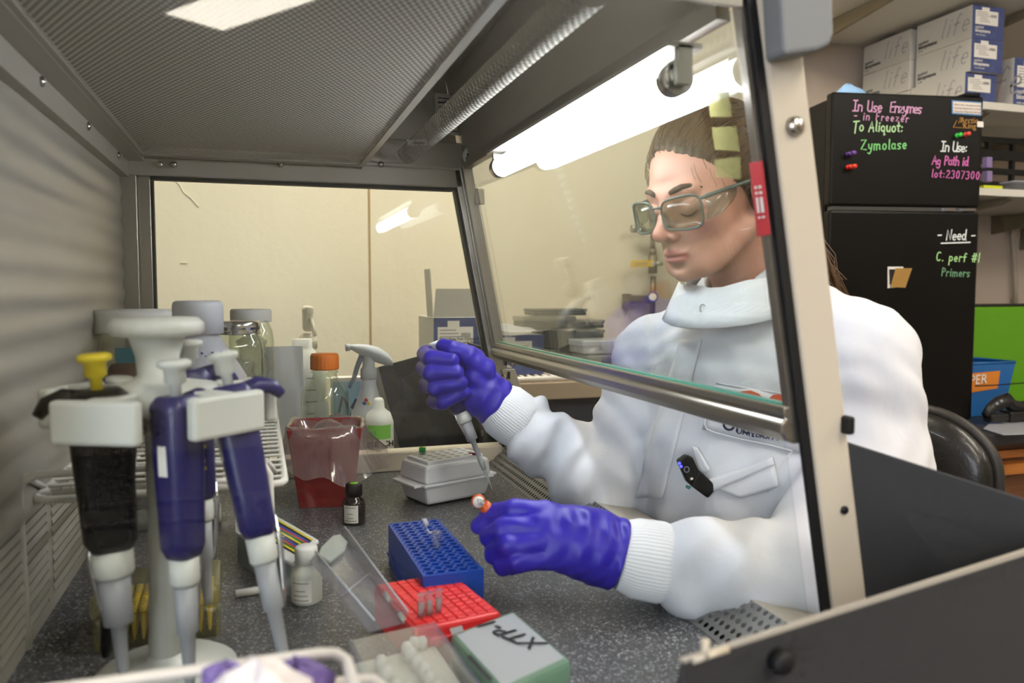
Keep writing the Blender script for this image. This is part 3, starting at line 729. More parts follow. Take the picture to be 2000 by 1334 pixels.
pipette('pipette', 'black-shafted pipette hanging between the black one and the stand post', P(236, 735, .655), (-.08, 0, -1), .215, 'pip_black', 'pip_black', 'pip_white', face=(0, 1, 0), dark_low=True, lower='pip_black', hook=False, group='pipettes on the carousel stand')
pl = [o for o in COL.objects if o.name == 'pipette.003']
part('volume_print', MATS['pip_yellow'], pl[0], lambda b: [b.box((.010, -.0145, -.105 + i * .006), (.0045 - .0012 * (i % 3), .0008, .0028)) for i in range(8)])
# ---- wire shelf -------------------------------------------------------------
ws = empty('wire_shelf', (-.085, 1.0, 0), 0, 'white coated wire riser shelf carrying jars at the back panel', 'shelf')
ZS = .120; xa, xb, ya, yb = -.187, .020, .76, 1.275
part('rim', MATS['white_wire'], ws, lambda b: b.tube([(xa + .012, ya, ZS), (xb - .012, ya, ZS), (xb - .003, ya + .003, ZS), (xb, ya + .012, ZS), (xb, yb - .01, ZS), (xb - .01, yb, ZS), (xa + .01, yb, ZS), (xa, yb - .01, ZS), (xa, ya + .012, ZS), (xa + .003, ya + .003, ZS)], .0036, 8, closed=True), world=True)
wb_ = MB(); wb_.cyl((xa, 0, 0), (xb, 0, 0), .0017, seg=8, cap=False); wm_ = wb_.mesh('shelf_wire'); wm_.materials.append(MATS['white_wire'])
for i in range(20):
    o = bpy.data.objects.new('shelf_wire', wm_); COL.objects.link(o); put(o, ws, True); o.location = (0, ya + .016 + i * .0255, ZS + .003)
for xx in (-.13, -.085, -.035):
    part('cross_wire', MATS['white_wire'], ws, lambda b: b.cyl((xx, ya, ZS - .002), (xx, yb, ZS - .002), .0026), world=True)
for yy in (.735, 1.262):
    part('leg_frame', MATS['white_wire'], ws, lambda b: b.tube([(xa - .002, yy, .001), (xa - .004, yy, .135), (xa + .0, yy, .143), (xa + .01, yy, .1475), (-.01, yy, .1475), (.001, yy, .144), (.006, yy, .135), (.008, yy, .001)], .0034, 8), world=True)
part('leg_brace', MATS['white_wire'], ws, lambda b: (b.cyl((xa, .735, .1475), (xa, .80, .122), .0026), b.cyl((.004, .735, .1475), (.012, .80, .122), .0026), b.cyl((xa + .02, .735, .132), (-.01, .735, .132), .0028)), world=True)
# ---- jars on the shelf --------------------------------------------------------
ZJ = ZS + .0055
def at_shelf(px, Y): p = P(px, 700, Y); return Vector((p.x, Y, ZJ))
l0 = at_shelf(272, 1.08); t = empty('storage_jar', l0, 0, 'wide glass jar with broad ribbed white lid on the wire shelf beside the back panel', 'jar')
part('glass_body', MATS['jar_glass'], t, lambda b: b.lathe([(.040, 0), (.046, .004), (.048, .02), (.048, .10), (.044, .118), (.042, .124)], 28))
part('jar_lid', MATS['jug_white'], t, lambda b: b.lathe([(.0505, .122), (.0515, .124), (.0515, .146), (.049, .150), (0, .151)], 72, wob=lambda a, z: 1 + .008 * (math.cos(24 * a) > .6)))
part('contents', MATS['brown_paste'], t, lambda b: b.lathe([(.030, .004), (.041, .02), (.042, .06), (.034, .082), (.012, .086), (0, .086)], 22, wob=lambda a, z: 1 + .05 * math.sin(5 * a + z * 90)))
part('jar_tape', MATS['teal_tape'], t, lambda b: lab(b, .0486, .088, .106, -2.0, -1.45))
l0 = at_shelf(389, .985); t = empty('wash_bottle', l0, 0, 'milky white plastic bottle with sloping shoulders and tall ribbed cap', 'bottle')
part('bottle_body', MATS['milky'], t, lambda b: b.lathe([(.045, 0), (.052, .004), (.054, .012), (.054, .062), (.052, .074), (.0255, .118), (.0235, .122), (.0235, .128)], 32))
part('bottle_cap', MATS['frost_cap'], t, lambda b: b.lathe([(.0275, .124), (.0275, .156), (.0265, .160), (.0235, .162), (0, .162)], 96, wob=lambda a, z: 1 + .012 * (math.cos(48 * a))))
mat('ink_blue', '#3c48a8', .7)
part('handwriting', MATS['ink_blue'], t, lambda b: [b.box((.0345 * math.cos(a), .0345 * math.sin(a), .1035 - .004 * (i % 3)), (.004, .002, .0022), Matrix.Rotation(a, 3, 'Z')) for i, a in enumerate([-1.75 + .11 * j for j in range(11)])])
def mason(loc, label, lid, r=.031, h=.118):
    t = empty('mason_jar', loc, 0, label, 'jar')
    part('glass_body', MATS['jar_glass'], t, lambda b: b.lathe([(r * .85, 0), (r, .004), (r * 1.04, .012), (r * 1.04, h * .70), (r * .98, h * .80), (r * .84, h * .87), (r * .84, h * .90)], 28, sq=4))
    if lid == 'silver':
        part('screw_band', MATS['chrome'], t, lambda b: b.lathe([(r * .90, h * .87), (r * .92, h * .88), (r * .88, h * .90), (r * .92, h * .93), (r * .92, h * .99), (r * .86, h), (r * .8, h * 1.001)], 80, wob=lambda a, z: 1 + (.010 * math.cos(40 * a) if z > h * .94 else 0)))
        part('lid_disc', MATS['chrome'], t, lambda b: b.lathe([(r * .8, h * .998), (0, h * .998)], 24))
    else:
        part('jar_lid', MATS['jug_white'], t, lambda b: b.lathe([(r * .96, h * .88), (r * .97, h * .885), (r * .97, h * .99), (r * .92, h * 1.01), (0, h * 1.012)], 40))
    return t
t = mason(at_shelf(468, 1.10), 'mason jar with a shiny silver screw band on the wire shelf', 'silver', .0295, .134)
part('crumpled_film', MATS['clear_plastic'], t, lambda b: b.lathe([(.012, .004), (.024, .012), (.019, .03), (.025, .05), (.015, .07), (.022, .08), (.006, .086)], 18, wob=lambda a, z: 1 + .14 * math.sin(7 * a + 300 * z)))
part('jar_tape', MATS['teal_tape'], t, lambda b: lab(b, .034, .02, .036, -1.5, -.8))
t = mason(at_shelf(492, 1.22), 'mason jar with flat white lid standing behind the silver-lidded jar', 'white', .030, .145)
part('crumpled_film', MATS['clear_plastic'], t, lambda b: b.lathe([(.012, .004), (.022, .02), (.017, .04), (.025, .06), (.016, .085), (.02, .1), (.006, .11)], 18, wob=lambda a, z: 1 + .14 * math.sin(6 * a + 260 * z)))
# ---- lying tube under the shelf ------------------------------------------------
t = empty('centrifuge_tube', PZ(345, 1030, .0) + Vector((0, 0, .0)), .08, 'clear capped tube lying on its side under the wire shelf', 'tube')
RX = Matrix.Rotation(math.pi / 2, 3, 'Y')
part('tube_body', MATS['frosted'], t, lambda b: b.lathe([(0, -.058), (.006, -.056), (.0125, -.048), (.0125, .03)], 20, (0, 0, .0135), RX))
part('tube_cap', MATS['natural_plastic'], t, lambda b: b.lathe([(.0135, .028), (.0135, .05), (.012, .053), (0, .053)], 60, (0, 0, .0135), RX, wob=lambda a, z: 1 + .03 * math.cos(30 * a)))
# ---- yellow tip box --------------------------------------------------------------
yl = PZ(312, 1210, .03); t = empty('tip_box', (-.088, .748, 0), .03, 'clear tip box full of yellow pipette tips behind the stand', 'tip box')
part('box_body', MATS['yellowish_clear'], t, lambda b: b.box((0, 0, .014), (.100, .072, .028), bev=.004))
part('box_lid', MATS['yellowish_clear'], t, lambda b: b.box((0, 0, .0375), (.102, .074, .018), bev=.004))
tipm = MB(); tipm.lathe([(.0026, .012), (.0012, -.022), (0, -.024)], 8); tipm.cyl((0, 0, .012), (0, 0, .018), .003, seg=8); tipd = tipm.mesh('pipette_tip'); tipd.materials.append(mat('tip_yellow', '#e3c21a', .4))
tt = MB()
for i in range(12):
    for j in range(8):
        tt.lathe([(0, .003), (.0012, .006), (.0026, .028), (.003, .033), (0, .033)], 7, (-.0415 + i * .0075, -.027 + j * .0075, 0))
tp = tt.build('pipette_tips', MATS['tip_yellow'], t); tp['kind'] = 'stuff'
# ---- striped strip holder ---------------------------------------------------------
A, B_, C_, D_ = PZ(462, 968, .046), PZ(612, 1054, .046), PZ(577, 1086, .038), PZ(462, 1020, .038)
t = empty('strip_dispenser', Vector((A + C_) / 2) * 1.0, 0, 'white plastic holder with rows of yellow, blue, red and green stripes', 'strip holder')
t.location.z = 0
nrm = (B_ - A).cross(D_ - A).normalized(); nrm = nrm if nrm.z > 0 else -nrm
def inset(u, v): return (A * (1 - u) + B_ * u) * (1 - v) + (D_ * (1 - u) + C_ * u) * v
part('sloping_plate', MATS['jug_white'], t, lambda b: b.slab([inset(-.03, -.12), inset(1.03, -.12), inset(1.05, 1.35), inset(-.03, 1.35)], -.004, nrm), world=True, bev=.001)
part('body', MATS['frosted'], t, lambda b: b.hexa([tuple(Vector((q.x, q.y, 0))) for q in (inset(0, 1.3), inset(1, 1.3), inset(1, -.1), inset(0, -.1))] + [tuple(q - nrm * .005) for q in (inset(0, 1.3), inset(1, 1.3), inset(1, -.1), inset(0, -.1))]), world=True)
part('foot_rail', MATS['jug_white'], t, lambda b: b.tube([PZ(460, 1160, .004), PZ(525, 1150, .004), PZ(583, 1131, .004)], .004, 8), world=True)
for i, cname in enumerate(['#e8d31c', '#2b1a18', '#2448b8', '#d83a22', '#1e7a3a', '#ecdc20', '#2b1a18', '#2c50c0', '#d83a22', '#1e7a3a', '#ecdc20', '#38201c']):
    v0 = .02 + i * .08
    part('stripe', mat('stripe' + cname, cname, .5), t, lambda b: b.slab([inset(.0, v0), inset(1, v0), inset(1, v0 + .062), inset(.0, v0 + .062)], .0006, nrm), world=True)
# ---- small white bottle --------------------------------------------------------------
def label_lines(t, r, a_mid, zs, wid, mname='ink_black', th=.0006, c=(0, 0, 0)):
    for z, w in zs:
        part('print_line', MATS[mname], t, lambda b: lab(b, r, z, z + th, a_mid - w * wid, a_mid + w * wid, 8, c))
l0 = PZ(601, 1184, 0) + Vector((.0, .012, 0)); t = empty('dropper_bottle', l0, 0, 'small white plastic bottle with ribbed cap and printed label', 'bottle')
part('bottle_body', MATS['natural_plastic'], t, lambda b: b.lathe([(.0125, 0), (.0145, .002), (.0145, .026), (.0135, .031), (.0095, .036), (.0095, .040)], 28))
part('bottle_cap', MATS['jug_white'], t, lambda b: b.lathe([(.0105, .0385), (.0105, .053), (.0095, .0545), (0, .0548)], 56, wob=lambda a, z: 1 + .02 * math.cos(28 * a)))
va = view_angle(l0) - .45
part('paper_label', MATS['label_white'], t, lambda b: lab(b, .0148, .004, .0255, va - .75, va + .75))
label_lines(t, .01495, va, [(.0225, .8), (.015, .5), (.0105, .7), (.006, .8)], .7)
# ---- amber bottle ------------------------------------------------------------------------
l0 = PZ(694, 1027, 0) + Vector((.0, .012, 0)); t = empty('amber_bottle', l0, 0, 'dark brown glass reagent bottle with black cap and green dot', 'bottle')
part('bottle_body', MATS['amber_glass'], t, lambda b: b.lathe([(.0125, 0), (.0145, .002), (.0145, .027), (.0125, .032), (.0095, .034), (.0095, .038)], 28))
part('bottle_cap', mat('cap_dark', '#1a0f0e', .45), t, lambda b: b.lathe([(.0108, .037), (.0108, .0505), (.0098, .052), (0, .0522)], 48, wob=lambda a, z: 1 + .012 * math.cos(24 * a)))
part('green_dot', mat('dot_green', '#7fd022', .5), t, lambda b: b.lathe([(.0055, .0522), (.0055, .0528), (0, .0528)], 16))
va = view_angle(l0) - .25
part('paper_label', MATS['label_white'], t, lambda b: lab(b, .0148, .004, .0265, va - .75, va + .6))
label_lines(t, .01495, va - .1, [(.0235, .7), (.0155, .35), (.010, .4), (.0065, .8)], .7)
# ---- blue tube rack -----------------------------------------------------------------------
def tube_rack(t, nx, ny, pitch, hgt, m, hr=.0041):
    W, D = nx * pitch + .004, ny * pitch + .004
    b = MB(); x0, y0 = -nx * pitch / 2, -ny * pitch / 2; N = 12
    sqr = [(1, 0), (1, .577), (1, 1), (.577, 1), (0, 1)]
    for i in range(nx):
        for j in range(ny):
            cx, cy = x0 + (i + .5) * pitch, y0 + (j + .5) * pitch
            ring = []; outer = []
            for k in range(N):
                a = 2 * math.pi * k / N; c_, s_ = math.cos(a), math.sin(a)
                ring.append((cx + hr * c_, cy + hr * s_, hgt))
                mx = max(abs(c_), abs(s_)); outer.append((cx + pitch / 2 * c_ / mx, cy + pitch / 2 * s_ / mx, hgt))
            low = [(p[0], p[1], hgt - .018) for p in ring]
            fs = [(k, N + k, N + (k + 1) % N, (k + 1) % N) for k in range(N)] + [((k + 1) % N, 2 * N + (k + 1) % N, 2 * N + k, k) for k in range(N)] + [tuple(2 * N + k for k in range(N))]
            b.add(ring + outer + low, [tuple(reversed(f)) for f in fs[:N]] + fs[N:])
    o1 = b.build('well_plate', MATS[m], t)
    def skirt(q):
        w, d = W / 2, D / 2; iw, idp = nx * pitch / 2, ny * pitch / 2
        lo = [(-w, -d, 0), (w, -d, 0), (w, d, 0), (-w, d, 0)]; hi = [(x, y, hgt) for x, y, _ in lo]; inn = [(-iw, -idp, hgt), (iw, -idp, hgt), (iw, idp, hgt), (-iw, idp, hgt)]
        q.add(lo + hi + inn, [(0, 1, 5, 4), (1, 2, 6, 5), (2, 3, 7, 6), (3, 0, 4, 7), (4, 5, 9, 8), (5, 6, 10, 9), (6, 7, 11, 10), (7, 4, 8, 11), (3, 2, 1, 0)])
        q.box((0, 0, .012), (W + .003, D + .003, .004))
    part('skirt', MATS[m], t, skirt)
t = empty('tube_rack', (.1605, .769, 0), 0.03, 'blue plastic tube rack with sixteen rows of round wells', 'tube rack')
tube_rack(t, 5, 16, .0104, .045, 'blue_rack')
# open tube in it
t = empty('microtube', PZ(853, 1068, .045) + Vector((0, 0, -.02)), 0, 'clear open microtube with hinged lid standing in the blue rack', 'tube')
part('tube_body', MATS['clear_plastic'], t, lambda b: b.lathe([(0, .0), (.002, .001), (.0042, .012), (.0045, .034), (.0058, .0345), (.0058, .0355), (.0046, .0356)], 16))
part('tube_lid', MATS['milky'], t, lambda b: (b.lathe([(0, 0), (.0056, 0), (.0056, .0012), (.004, .0013), (.0038, .0042), (0, .0042)], 16, (-.0125, .0015, .0445), Matrix.Rotation(1.15, 3, 'Y')), b.tube([(-.005, 0, .0348), (-.0075, 0, .0352), (-.0095, .0005, .0385)], .001, 6)))
# ---- red rack ----------------------------------------------------------------------------------
rc = (PZ(742, 1140, .036) + PZ(965, 1190, .036)) / 2
t = empty('well_plate_cover', (rc.x, rc.y, 0), .17, 'bright red slotted cooling plate with bumpy top next to the blue rack', 'cooling plate')
part('body', MATS['red_plastic'], t, lambda b: b.box((0, 0, .017), (.076, .106, .034), bev=.003))
rb = MB()
for i in range(8):
    for j in range(12):
        rb.box((-.0308 + i * .0088, -.0462 + j * .0084, .0342), (.0080, .0076, .0024), bev=.0008)
o = rb.build('bumps', MATS['red_plastic'], t); o['kind'] = 'stuff'
part('notch_lip', MATS['red_plastic'], t, lambda b: (b.box((.0, -.0545, .022), (.05, .004, .006), bev=.001), b.box((.0385, .02, .022), (.004, .04, .006), bev=.001)))
for i, (px, py) in enumerate(((823, 1204), (839, 1200), (857, 1195))):
    q = PZ(px, py, .036)
    t = empty('pcr_tube', (q.x, q.y, .0365), 0, ('clear thin tube standing on the red plate, nearest the hinged lid', 'clear thin tube standing on the red plate, middle of three', 'clear thin tube standing on the red plate, farthest from the hinged lid')[i], 'tube', 'clear tubes on the red plate')
    part('tube_wall', MATS['clear_plastic'], t, lambda b: b.lathe([(.0028, 0), (.0030, .012), (.0031, .0165), (.0036, .017), (.0036, .018)], 14))
    part('liquid', MATS['frosted'], t, lambda b: b.lathe([(.0026, 0.0005), (.0028, .010), (0, .010)], 14))
# ---- hinged clear lid leaning over -----------------------------------------------------------------
LT = [PZ(604, 1094, .062), PZ(664, 1046, .062)]; LB = [PZ(722, 1236, .030), PZ(788, 1218, .030)]
t = empty('hinged_lid', ((LT[0] + LB[1]) / 2).to_tuple()[:2] + (0.0,), 0, 'long transparent hinged lid propped open between white bottle and red plate', 'lid')
ln = (LT[1] - LT[0]).cross(LB[0] - LT[0]).normalized(); ln = ln if ln.z > 0 else -ln
def lq(u, v, h=0): return (LT[0] * (1 - u) + LT[1] * u) * (1 - v) + (LB[0] * (1 - u) + LB[1] * u) * v + ln * h
part('lid_panel', MATS['clear_plastic'], t, lambda b: b.slab([lq(0, .05), lq(.25, 0), lq(.75, -.02), lq(1, .02), lq(1, 1), lq(0, 1)], .0012, ln), world=True)
for u in (0, 1):
    part('lid_wall', MATS['clear_plastic'], t, lambda b: b.slab([lq(u, .03), lq(u, 1), lq(u, 1, .011), lq(u, .06, .011)], .0012), world=True)
part('lid_rim', MATS['milky'], t, lambda b: (b.tube([lq(0, .04, .011), lq(0, 1, .011)], .0009, 6), b.tube([lq(1, .02, .011), lq(1, 1, .011)], .0009, 6), b.tube([lq(0, .55, .002), lq(1, .5, .002)], .0007, 6)), world=True)
part('end_clip', MATS['frosted'], t, lambda b: b.slab([lq(.12, .05, .003), lq(.3, .0, .003), lq(.7, -.02, .003), lq(.9, .02, .003), lq(.94, .14, .003), lq(.72, .2, .003), lq(.25, .2, .003)], .003, ln), world=True, bev=.001)
part('hinge', MATS['natural_plastic'], t, lambda b: (b.cyl(lq(1.02, .72, .002), lq(1.02, .80, .002), .002), b.cyl(lq(1.02, .93, .002), lq(1.02, 1.0, .002), .002)), world=True)
# ---- tip boxes at the near pane ------------------------------------------------------------------------
def quad_box(b, q, z0, z1, ins=0.0):
    c = sum((Vector(p) for p in q), Vector()) / 4
    pts = [Vector(p) + (c - Vector(p)) * ins for p in q]
    b.hexa([(p.x, p.y, z0) for p in pts] + [(p.x, p.y, z1) for p in pts])
def order(q):   # counter-clockwise seen from above
    c = sum((Vector(p) for p in q), Vector()) / 4
    return sorted([Vector(p) for p in q], key=lambda p: math.atan2(p.y - c.y, p.x - c.x))
zt = .034
a, b1, c1 = PZ(878, 1238, zt), PZ(1003, 1190, zt), PZ(1117, 1288, zt); d1 = a + (c1 - b1)
XQ = order([a, b1, c1, d1]); cc = (a + c1) / 2
t = empty('tip_box', (cc.x, cc.y, 0), 0, 'pale green frosted tip box with black marker writing on its lid', 'tip box')
part('box_lid', MATS['frosted_green'], t, lambda b: quad_box(b, XQ, .016, zt), world=True, bev=.004)
part('box_base', MATS['frosted_green'], t, lambda b: quad_box(b, XQ, 0, .0155, .03), world=True, bev=.002)
part('tip_tray', mat('tray_green', '#5f9a72', .6), t, lambda b: quad_box(b, XQ, .004, .014, .1), world=True)
part('lid_sheet', MATS['milky'], t, lambda b: quad_box(b, XQ, zt - .002, zt + .0002, .12), world=True)
tips = MB()
rv = (c1 - b1); uv = (b1 - a)
for i in range(8):
    for j in range(5):
        q = d1 + uv * (.12 + .11 * i * .95 if False else .12 + .105 * i) - rv * (.1 + .17 * j); tips.lathe([(.002, .0141), (.002, .024), (0, .024)], 8, (q.x, q.y, 0))
o = tips.build('pipette_tips', mat('tip_cream', '#cfd2b0', .5), t, world=True); o['kind'] = 'stuff'
xo = PZ(1072, 1258, zt + .001); xr = (PZ(985, 1222, zt + .001) - xo); xu = PZ(1045, 1300, zt + .001) - xo
text('XTP-1', .024, 'ink_black', t, xo + Vector((0, 0, .0004)), right=-1 * (xo - PZ(985, 1222, zt + .001)), up=(xr.y, -xr.x, 0) if False else (PZ(1060, 1285, zt) - PZ(1075, 1240, zt)), world=True, shear=.2)
part('dark_sticker', MATS['ink_grey'], t, lambda b: b.slab([PZ(878, 1228, zt + .0004), PZ(902, 1222, zt + .0004), PZ(906, 1234, zt + .0004), PZ(882, 1240, zt + .0004)], .0003, Vector((0, 0, 1))), world=True)
part('side_print', MATS['ink_black'], t, lambda b: b.slab([PZ(912, 1284, zt + .0004), PZ(918, 1279, zt + .0004), PZ(962, 1327, zt + .0004), PZ(955, 1331, zt + .0004)], .0003, Vector((0, 0, 1))), world=True)
zt = .036
a, b1, c1 = PZ(676, 1248, zt), PZ(852, 1210, zt), PZ(948, 1340, zt); d1 = a + (c1 - b1)
CQ = order([a, b1, c1, d1]); cc = (a + c1) / 2
t = empty('tube_strip_box', (cc.x, cc.y, 0), 0, 'clear frosted box of capped tube strips beside the green tip box', 'tube box')
part('box_lid', MATS['clear_plastic'], t, lambda b: quad_box(b, CQ, .014, zt), world=True, bev=.004)
part('box_base', MATS['frosted'], t, lambda b: quad_box(b, CQ, 0, .016, .03), world=True, bev=.002)
part('tray', MATS['natural_plastic'], t, lambda b: quad_box(b, CQ, .004, .018, .10), world=True)
for i, (u, v) in enumerate([(.30, .20), (.30, .34), (.32, .54), (.62, .10), (.62, .20), (.64, .31), (.66, .43), (.66, .55), (.68, .68), (.72, .05), (.8, .06)]):
    q = a + (b1 - a) * u + (c1 - b1) * v
    part('tube_cap', MATS['jug_white'], t, lambda b: b.lathe([(.0045, .018), (.0045, .025), (.003, .028), (0, .0285)], 12, (q.x, q.y, 0)), world=True)
# ---- white freezer block -------------------------------------------------------------------------------
t = empty('cooler_block', (.252, 1.108, 0), math.radians(20), 'white benchtop cooler box with flanged base and well-studded lid', 'cooler')
mat('cooler_white', '#ebebef', .35)
def frus(b, w0, d0, z0, w1, d1, z1):
    b.hexa([(-w0, -d0, z0), (w0, -d0, z0), (w0, d0, z0), (-w0, d0, z0), (-w1, -d1, z1), (w1, -d1, z1), (w1, d1, z1), (-w1, d1, z1)])
part('base', MATS['cooler_white'], t, lambda b: frus(b, .050, .032, .003, .056, .037, .030), bev=.004)
part('foot', MATS['black_rubber'], t, lambda b: frus(b, .046, .028, 0, .048, .030, .004))
part('flange', MATS['cooler_white'], t, lambda b: (b.box((0, 0, .031), (.118, .080, .004), bev=.0015), b.box((-.063, 0, .031), (.014, .062, .004), bev=.0015), b.box((.063, 0, .031), (.014, .062, .004), bev=.0015)))
part('lid', MATS['cooler_white'], t, lambda b: frus(b, .056, .037, .033, .053, .034, .058), bev=.004)
part('lid_plate', MATS['cooler_white'], t, lambda b: b.box((0, 0, .060), (.094, .056, .006), bev=.001))
dm = MB(); dm.lathe([(.0042, .0), (.0040, .0002), (.0030, -.0002), (0, -.0004)], 14); dmm = dm.mesh('well_dimple'); dmm.materials.append(mat('dimple_grey', '#b4b4ba', .5))
for i in range(6):
    for j in range(4):
        o = bpy.data.objects.new('well_dimple', dmm); COL.objects.link(o); put(o, t); o.location = (-.0375 + i * .015, -.0205 + j * .0137, .0633)
g = PZ(825, 886, .0635); t = empty('capped_vial', (g.x, g.y, .0635), 0, 'tiny vial with green cap standing on the white cooler', 'vial')
part('vial_body', MATS['clear_plastic'], t, lambda b: b.lathe([(.0042, 0), (.0044, .003)], 14))
part('vial_cap', MATS['green_cap'], t, lambda b: b.lathe([(.0050, .002), (.0050, .0085), (.0042, .0095), (0, .0096)], 20))
part('yellow_dot', MATS['pip_yellow'], t, lambda b: b.lathe([(.003, .0096), (.003, .0100), (0, .0100)], 12))
g = PZ(928, 888, .0635); t = empty('red_microtube', (g.x, g.y, .0635), 0, 'dark red microtube lid peeking from the white cooler', 'tube')
part('tube_lid', mat('lid_red', '#6d1216', .35), t, lambda b: (b.lathe([(.0045, 0), (.0045, .002), (0, .0024)], 14), b.box((-.006, 0, .0025), (.007, .003, .0015))))
# ---- red waste container with clear bag -----------------------------------------------------------------
t = empty('waste_bin', (.088, 1.140, 0), math.radians(-8), 'dark red square waste bin lined with a clear plastic bag', 'bin')
def bin_(b):
    w0, w1, h = .036, .050, .112
    for s, (a0, a1) in ((1, (w0, w1)), (-1, (w0 - .003, w1 - .003))):
        pass
    b.add([(-w0, -w0, 0), (w0, -w0, 0), (w0, w0, 0), (-w0, w0, 0), (-w1, -w1, h), (w1, -w1, h), (w1, w1, h), (-w1, w1, h),
           (-w1 + .003, -w1 + .003, h), (w1 - .003, -w1 + .003, h), (w1 - .003, w1 - .003, h), (-w1 + .003, w1 - .003, h), (-w0 + .003, -w0 + .003, .004), (w0 - .003, -w0 + .003, .004), (w0 - .003, w0 - .003, .004), (-w0 + .003, w0 - .003, .004)],
          [(3, 2, 1, 0), (0, 1, 5, 4), (1, 2, 6, 5), (2, 3, 7, 6), (3, 0, 4, 7), (4, 5, 9, 8), (5, 6, 10, 9), (6, 7, 11, 10), (7, 4, 8, 11), (9, 13, 12, 8), (10, 14, 13, 9), (11, 15, 14, 10), (8, 12, 15, 11), (12, 13, 14, 15)])
part('container', MATS['red_bin'], t, bin_, bev=.002)
def sqr(a, w, p=5): return w / (abs(math.cos(a)) ** p + abs(math.sin(a)) ** p) ** (1 / p)
def liner(b):
    rnd = random.Random(3); n = 64; rows = []
    prof = [(.038, .060, .05), (.043, .090, .06), (.047, .110, .03), (.0505, .1145, .02), (.0535, .1125, .02), (.0545, .098, .05), (.057, .082, .09), (.061, .066, .12), (.066, .052, .15)]
    for k, (w, z, am) in enumerate(prof):
        r = []
        for i in range(n):
            a = 2 * math.pi * i / n
            f = math.sin(5 * a + k * .35) * .5 + math.sin(11 * a - k * .5 + 1) * .35 + math.sin(23 * a + k) * .2
            rr = sqr(a, w) * (1 + am * f * .55)
            if k > 5: rr += max(0, math.cos(a - .15)) ** 3 * .022 * (k - 5) / 3
            dz = (.012 * math.sin(2 * a + .8) + .006 * math.sin(7 * a)) * (k > 4) * (k - 4) / 4 + .003 * f * (k in (2, 3, 4))
            r.append((rr * math.cos(a), rr * math.sin(a), z + dz))
        rows.append(r)
    b.grid(rows, closed=True)
part('bag_liner', MATS['bag_film'], t, liner)
part('crumpled_rubbish', MATS['clear_plastic'], t, lambda b: b.lathe([(0, .075), (.022, .085), (.026, .10), (.016, .112), (.006, .117), (0, .118)], 16, (.002, .0, 0), wob=lambda a, z: 1 + .2 * math.sin(6 * a + 200 * z)))
# ---- bottle with orange cap ---------------------------------------------------------------------------------
l0 = P(637, 900, 1.225); t = empty('media_bottle', (l0.x, 1.225, 0), 0, 'clear glass media bottle with ribbed orange screw cap behind the red bin', 'bottle')
part('glass_body', MATS['jar_glass'], t, lambda b: b.lathe([(.030, 0), (.035, .004), (.036, .02), (.036, .130), (.034, .145), (.026, .160), (.0185, .168), (.0175, .174), (.0205, .176), (.0175, .179), (.0175, .182)], 30))
part('screw_cap', MATS['orange_cap'], t, lambda b: b.lathe([(.0205, .180), (.0208, .182), (.0208, .200), (.0195, .204), (0, .2045)], 72, wob=lambda a, z: 1 + .022 * math.cos(24 * a) * (z < .203)))
part('paper_label', MATS['frosted'], t, lambda b: lab(b, .0362, .11, .135, -2.1, -1.5))
part('label_block', MATS['ink_grey'], t, lambda b: lab(b, .0364, .084, .112, -1.45, -1.1))
# ---- bottles standing outside the far pane -------------------------------------------------------------------
ZB = -.062
mat('spray_grey', '#c9ccd4', .4)
l0 = P(722, 900, 1.41); t = empty('spray_bottle', (l0.x, 1.41, ZB), 0, 'white trigger spray bottle with hazard diamond behind the far glass pane', 'spray bottle')
part('bottle_body', MATS['spray_grey'], t, lambda b: b.lathe([(.030, 0), (.034, .004), (.034, .12), (.030, .145), (.018, .175), (.013, .195), (.0125, .21)], 28))
def trig(b):
    secs = [(-.034, .262, .0035, .0035), (-.028, .261, .005, .0052), (-.018, .258, .009, .009), (0, .252, .013, .0135), (.018, .246, .0150, .0145), (.034, .238, .0145, .0115), (.042, .232, .009, .006)]
    rows = [[(x, w * math.cos(2 * math.pi * i / 14), z + h * math.sin(2 * math.pi * i / 14)) for i in range(14)] for x, z, w, h in secs]
    b.grid(rows, closed=True); b.add(rows[-1], [tuple(range(14))])
part('spray_head', MATS['spray_grey'], t, trig)
part('neck', MATS['spray_grey'], t, lambda b: b.lathe([(.0145, .205), (.0145, .222), (.011, .226), (.010, .245)], 20))
part('nozzle', MATS['spray_grey'], t, lambda b: b.lathe([(.006, 0), (.0065, .008), (0, .008)], 20, (-.032, 0, .2615), Matrix.Rotation(-math.pi / 2 - .1, 3, 'Y')))
part('trigger', mat('trigger_grey', '#8f95a6', .4), t, lambda b: b.tube([(-.012, 0, .246), (-.020, 0, .226), (-.026, 0, .206), (-.034, 0, .190)], [.005, .0045, .004, .003], 8))
va = view_angle(t.location)
for i, (da, dz, cn) in enumerate(((0, .006, '#c8302a'), (-.16, 0, '#2850b0'), (.16, 0, '#e0c020'), (0, -.006, '#e8e8e8'))):
    part('hazard_diamond', mat('haz' + cn, cn, .5), t, lambda b: b.box((.0225 * math.cos(va + da - .2), .0225 * math.sin(va + da - .2), .164 + dz), (.004, .0042, .0058), Matrix.Rotation(va + da - .2, 3, 'Z') @ Matrix.Rotation(math.pi / 4, 3, 'X')))
text('ALCO', .017, mat('print_blue', '#3b82b8', .5), t, Vector((-.024, -.0335, .125)), right=(1, .15, 0), name='lettering', shear=.25)
l0 = P(741, 900, 1.365); t = empty('bleach_bottle', (l0.x, 1.365, ZB), 0, 'white bottle with green BLEACH label behind the far glass pane', 'bottle')
part('bottle_body', MATS['jug_white'], t, lambda b: b.lathe([(.022, 0), (.025, .003), (.025, .134), (.020, .150), (.010, .158), (.009, .172), (.006, .176), (0, .176)], 26))
va = view_angle(t.location)
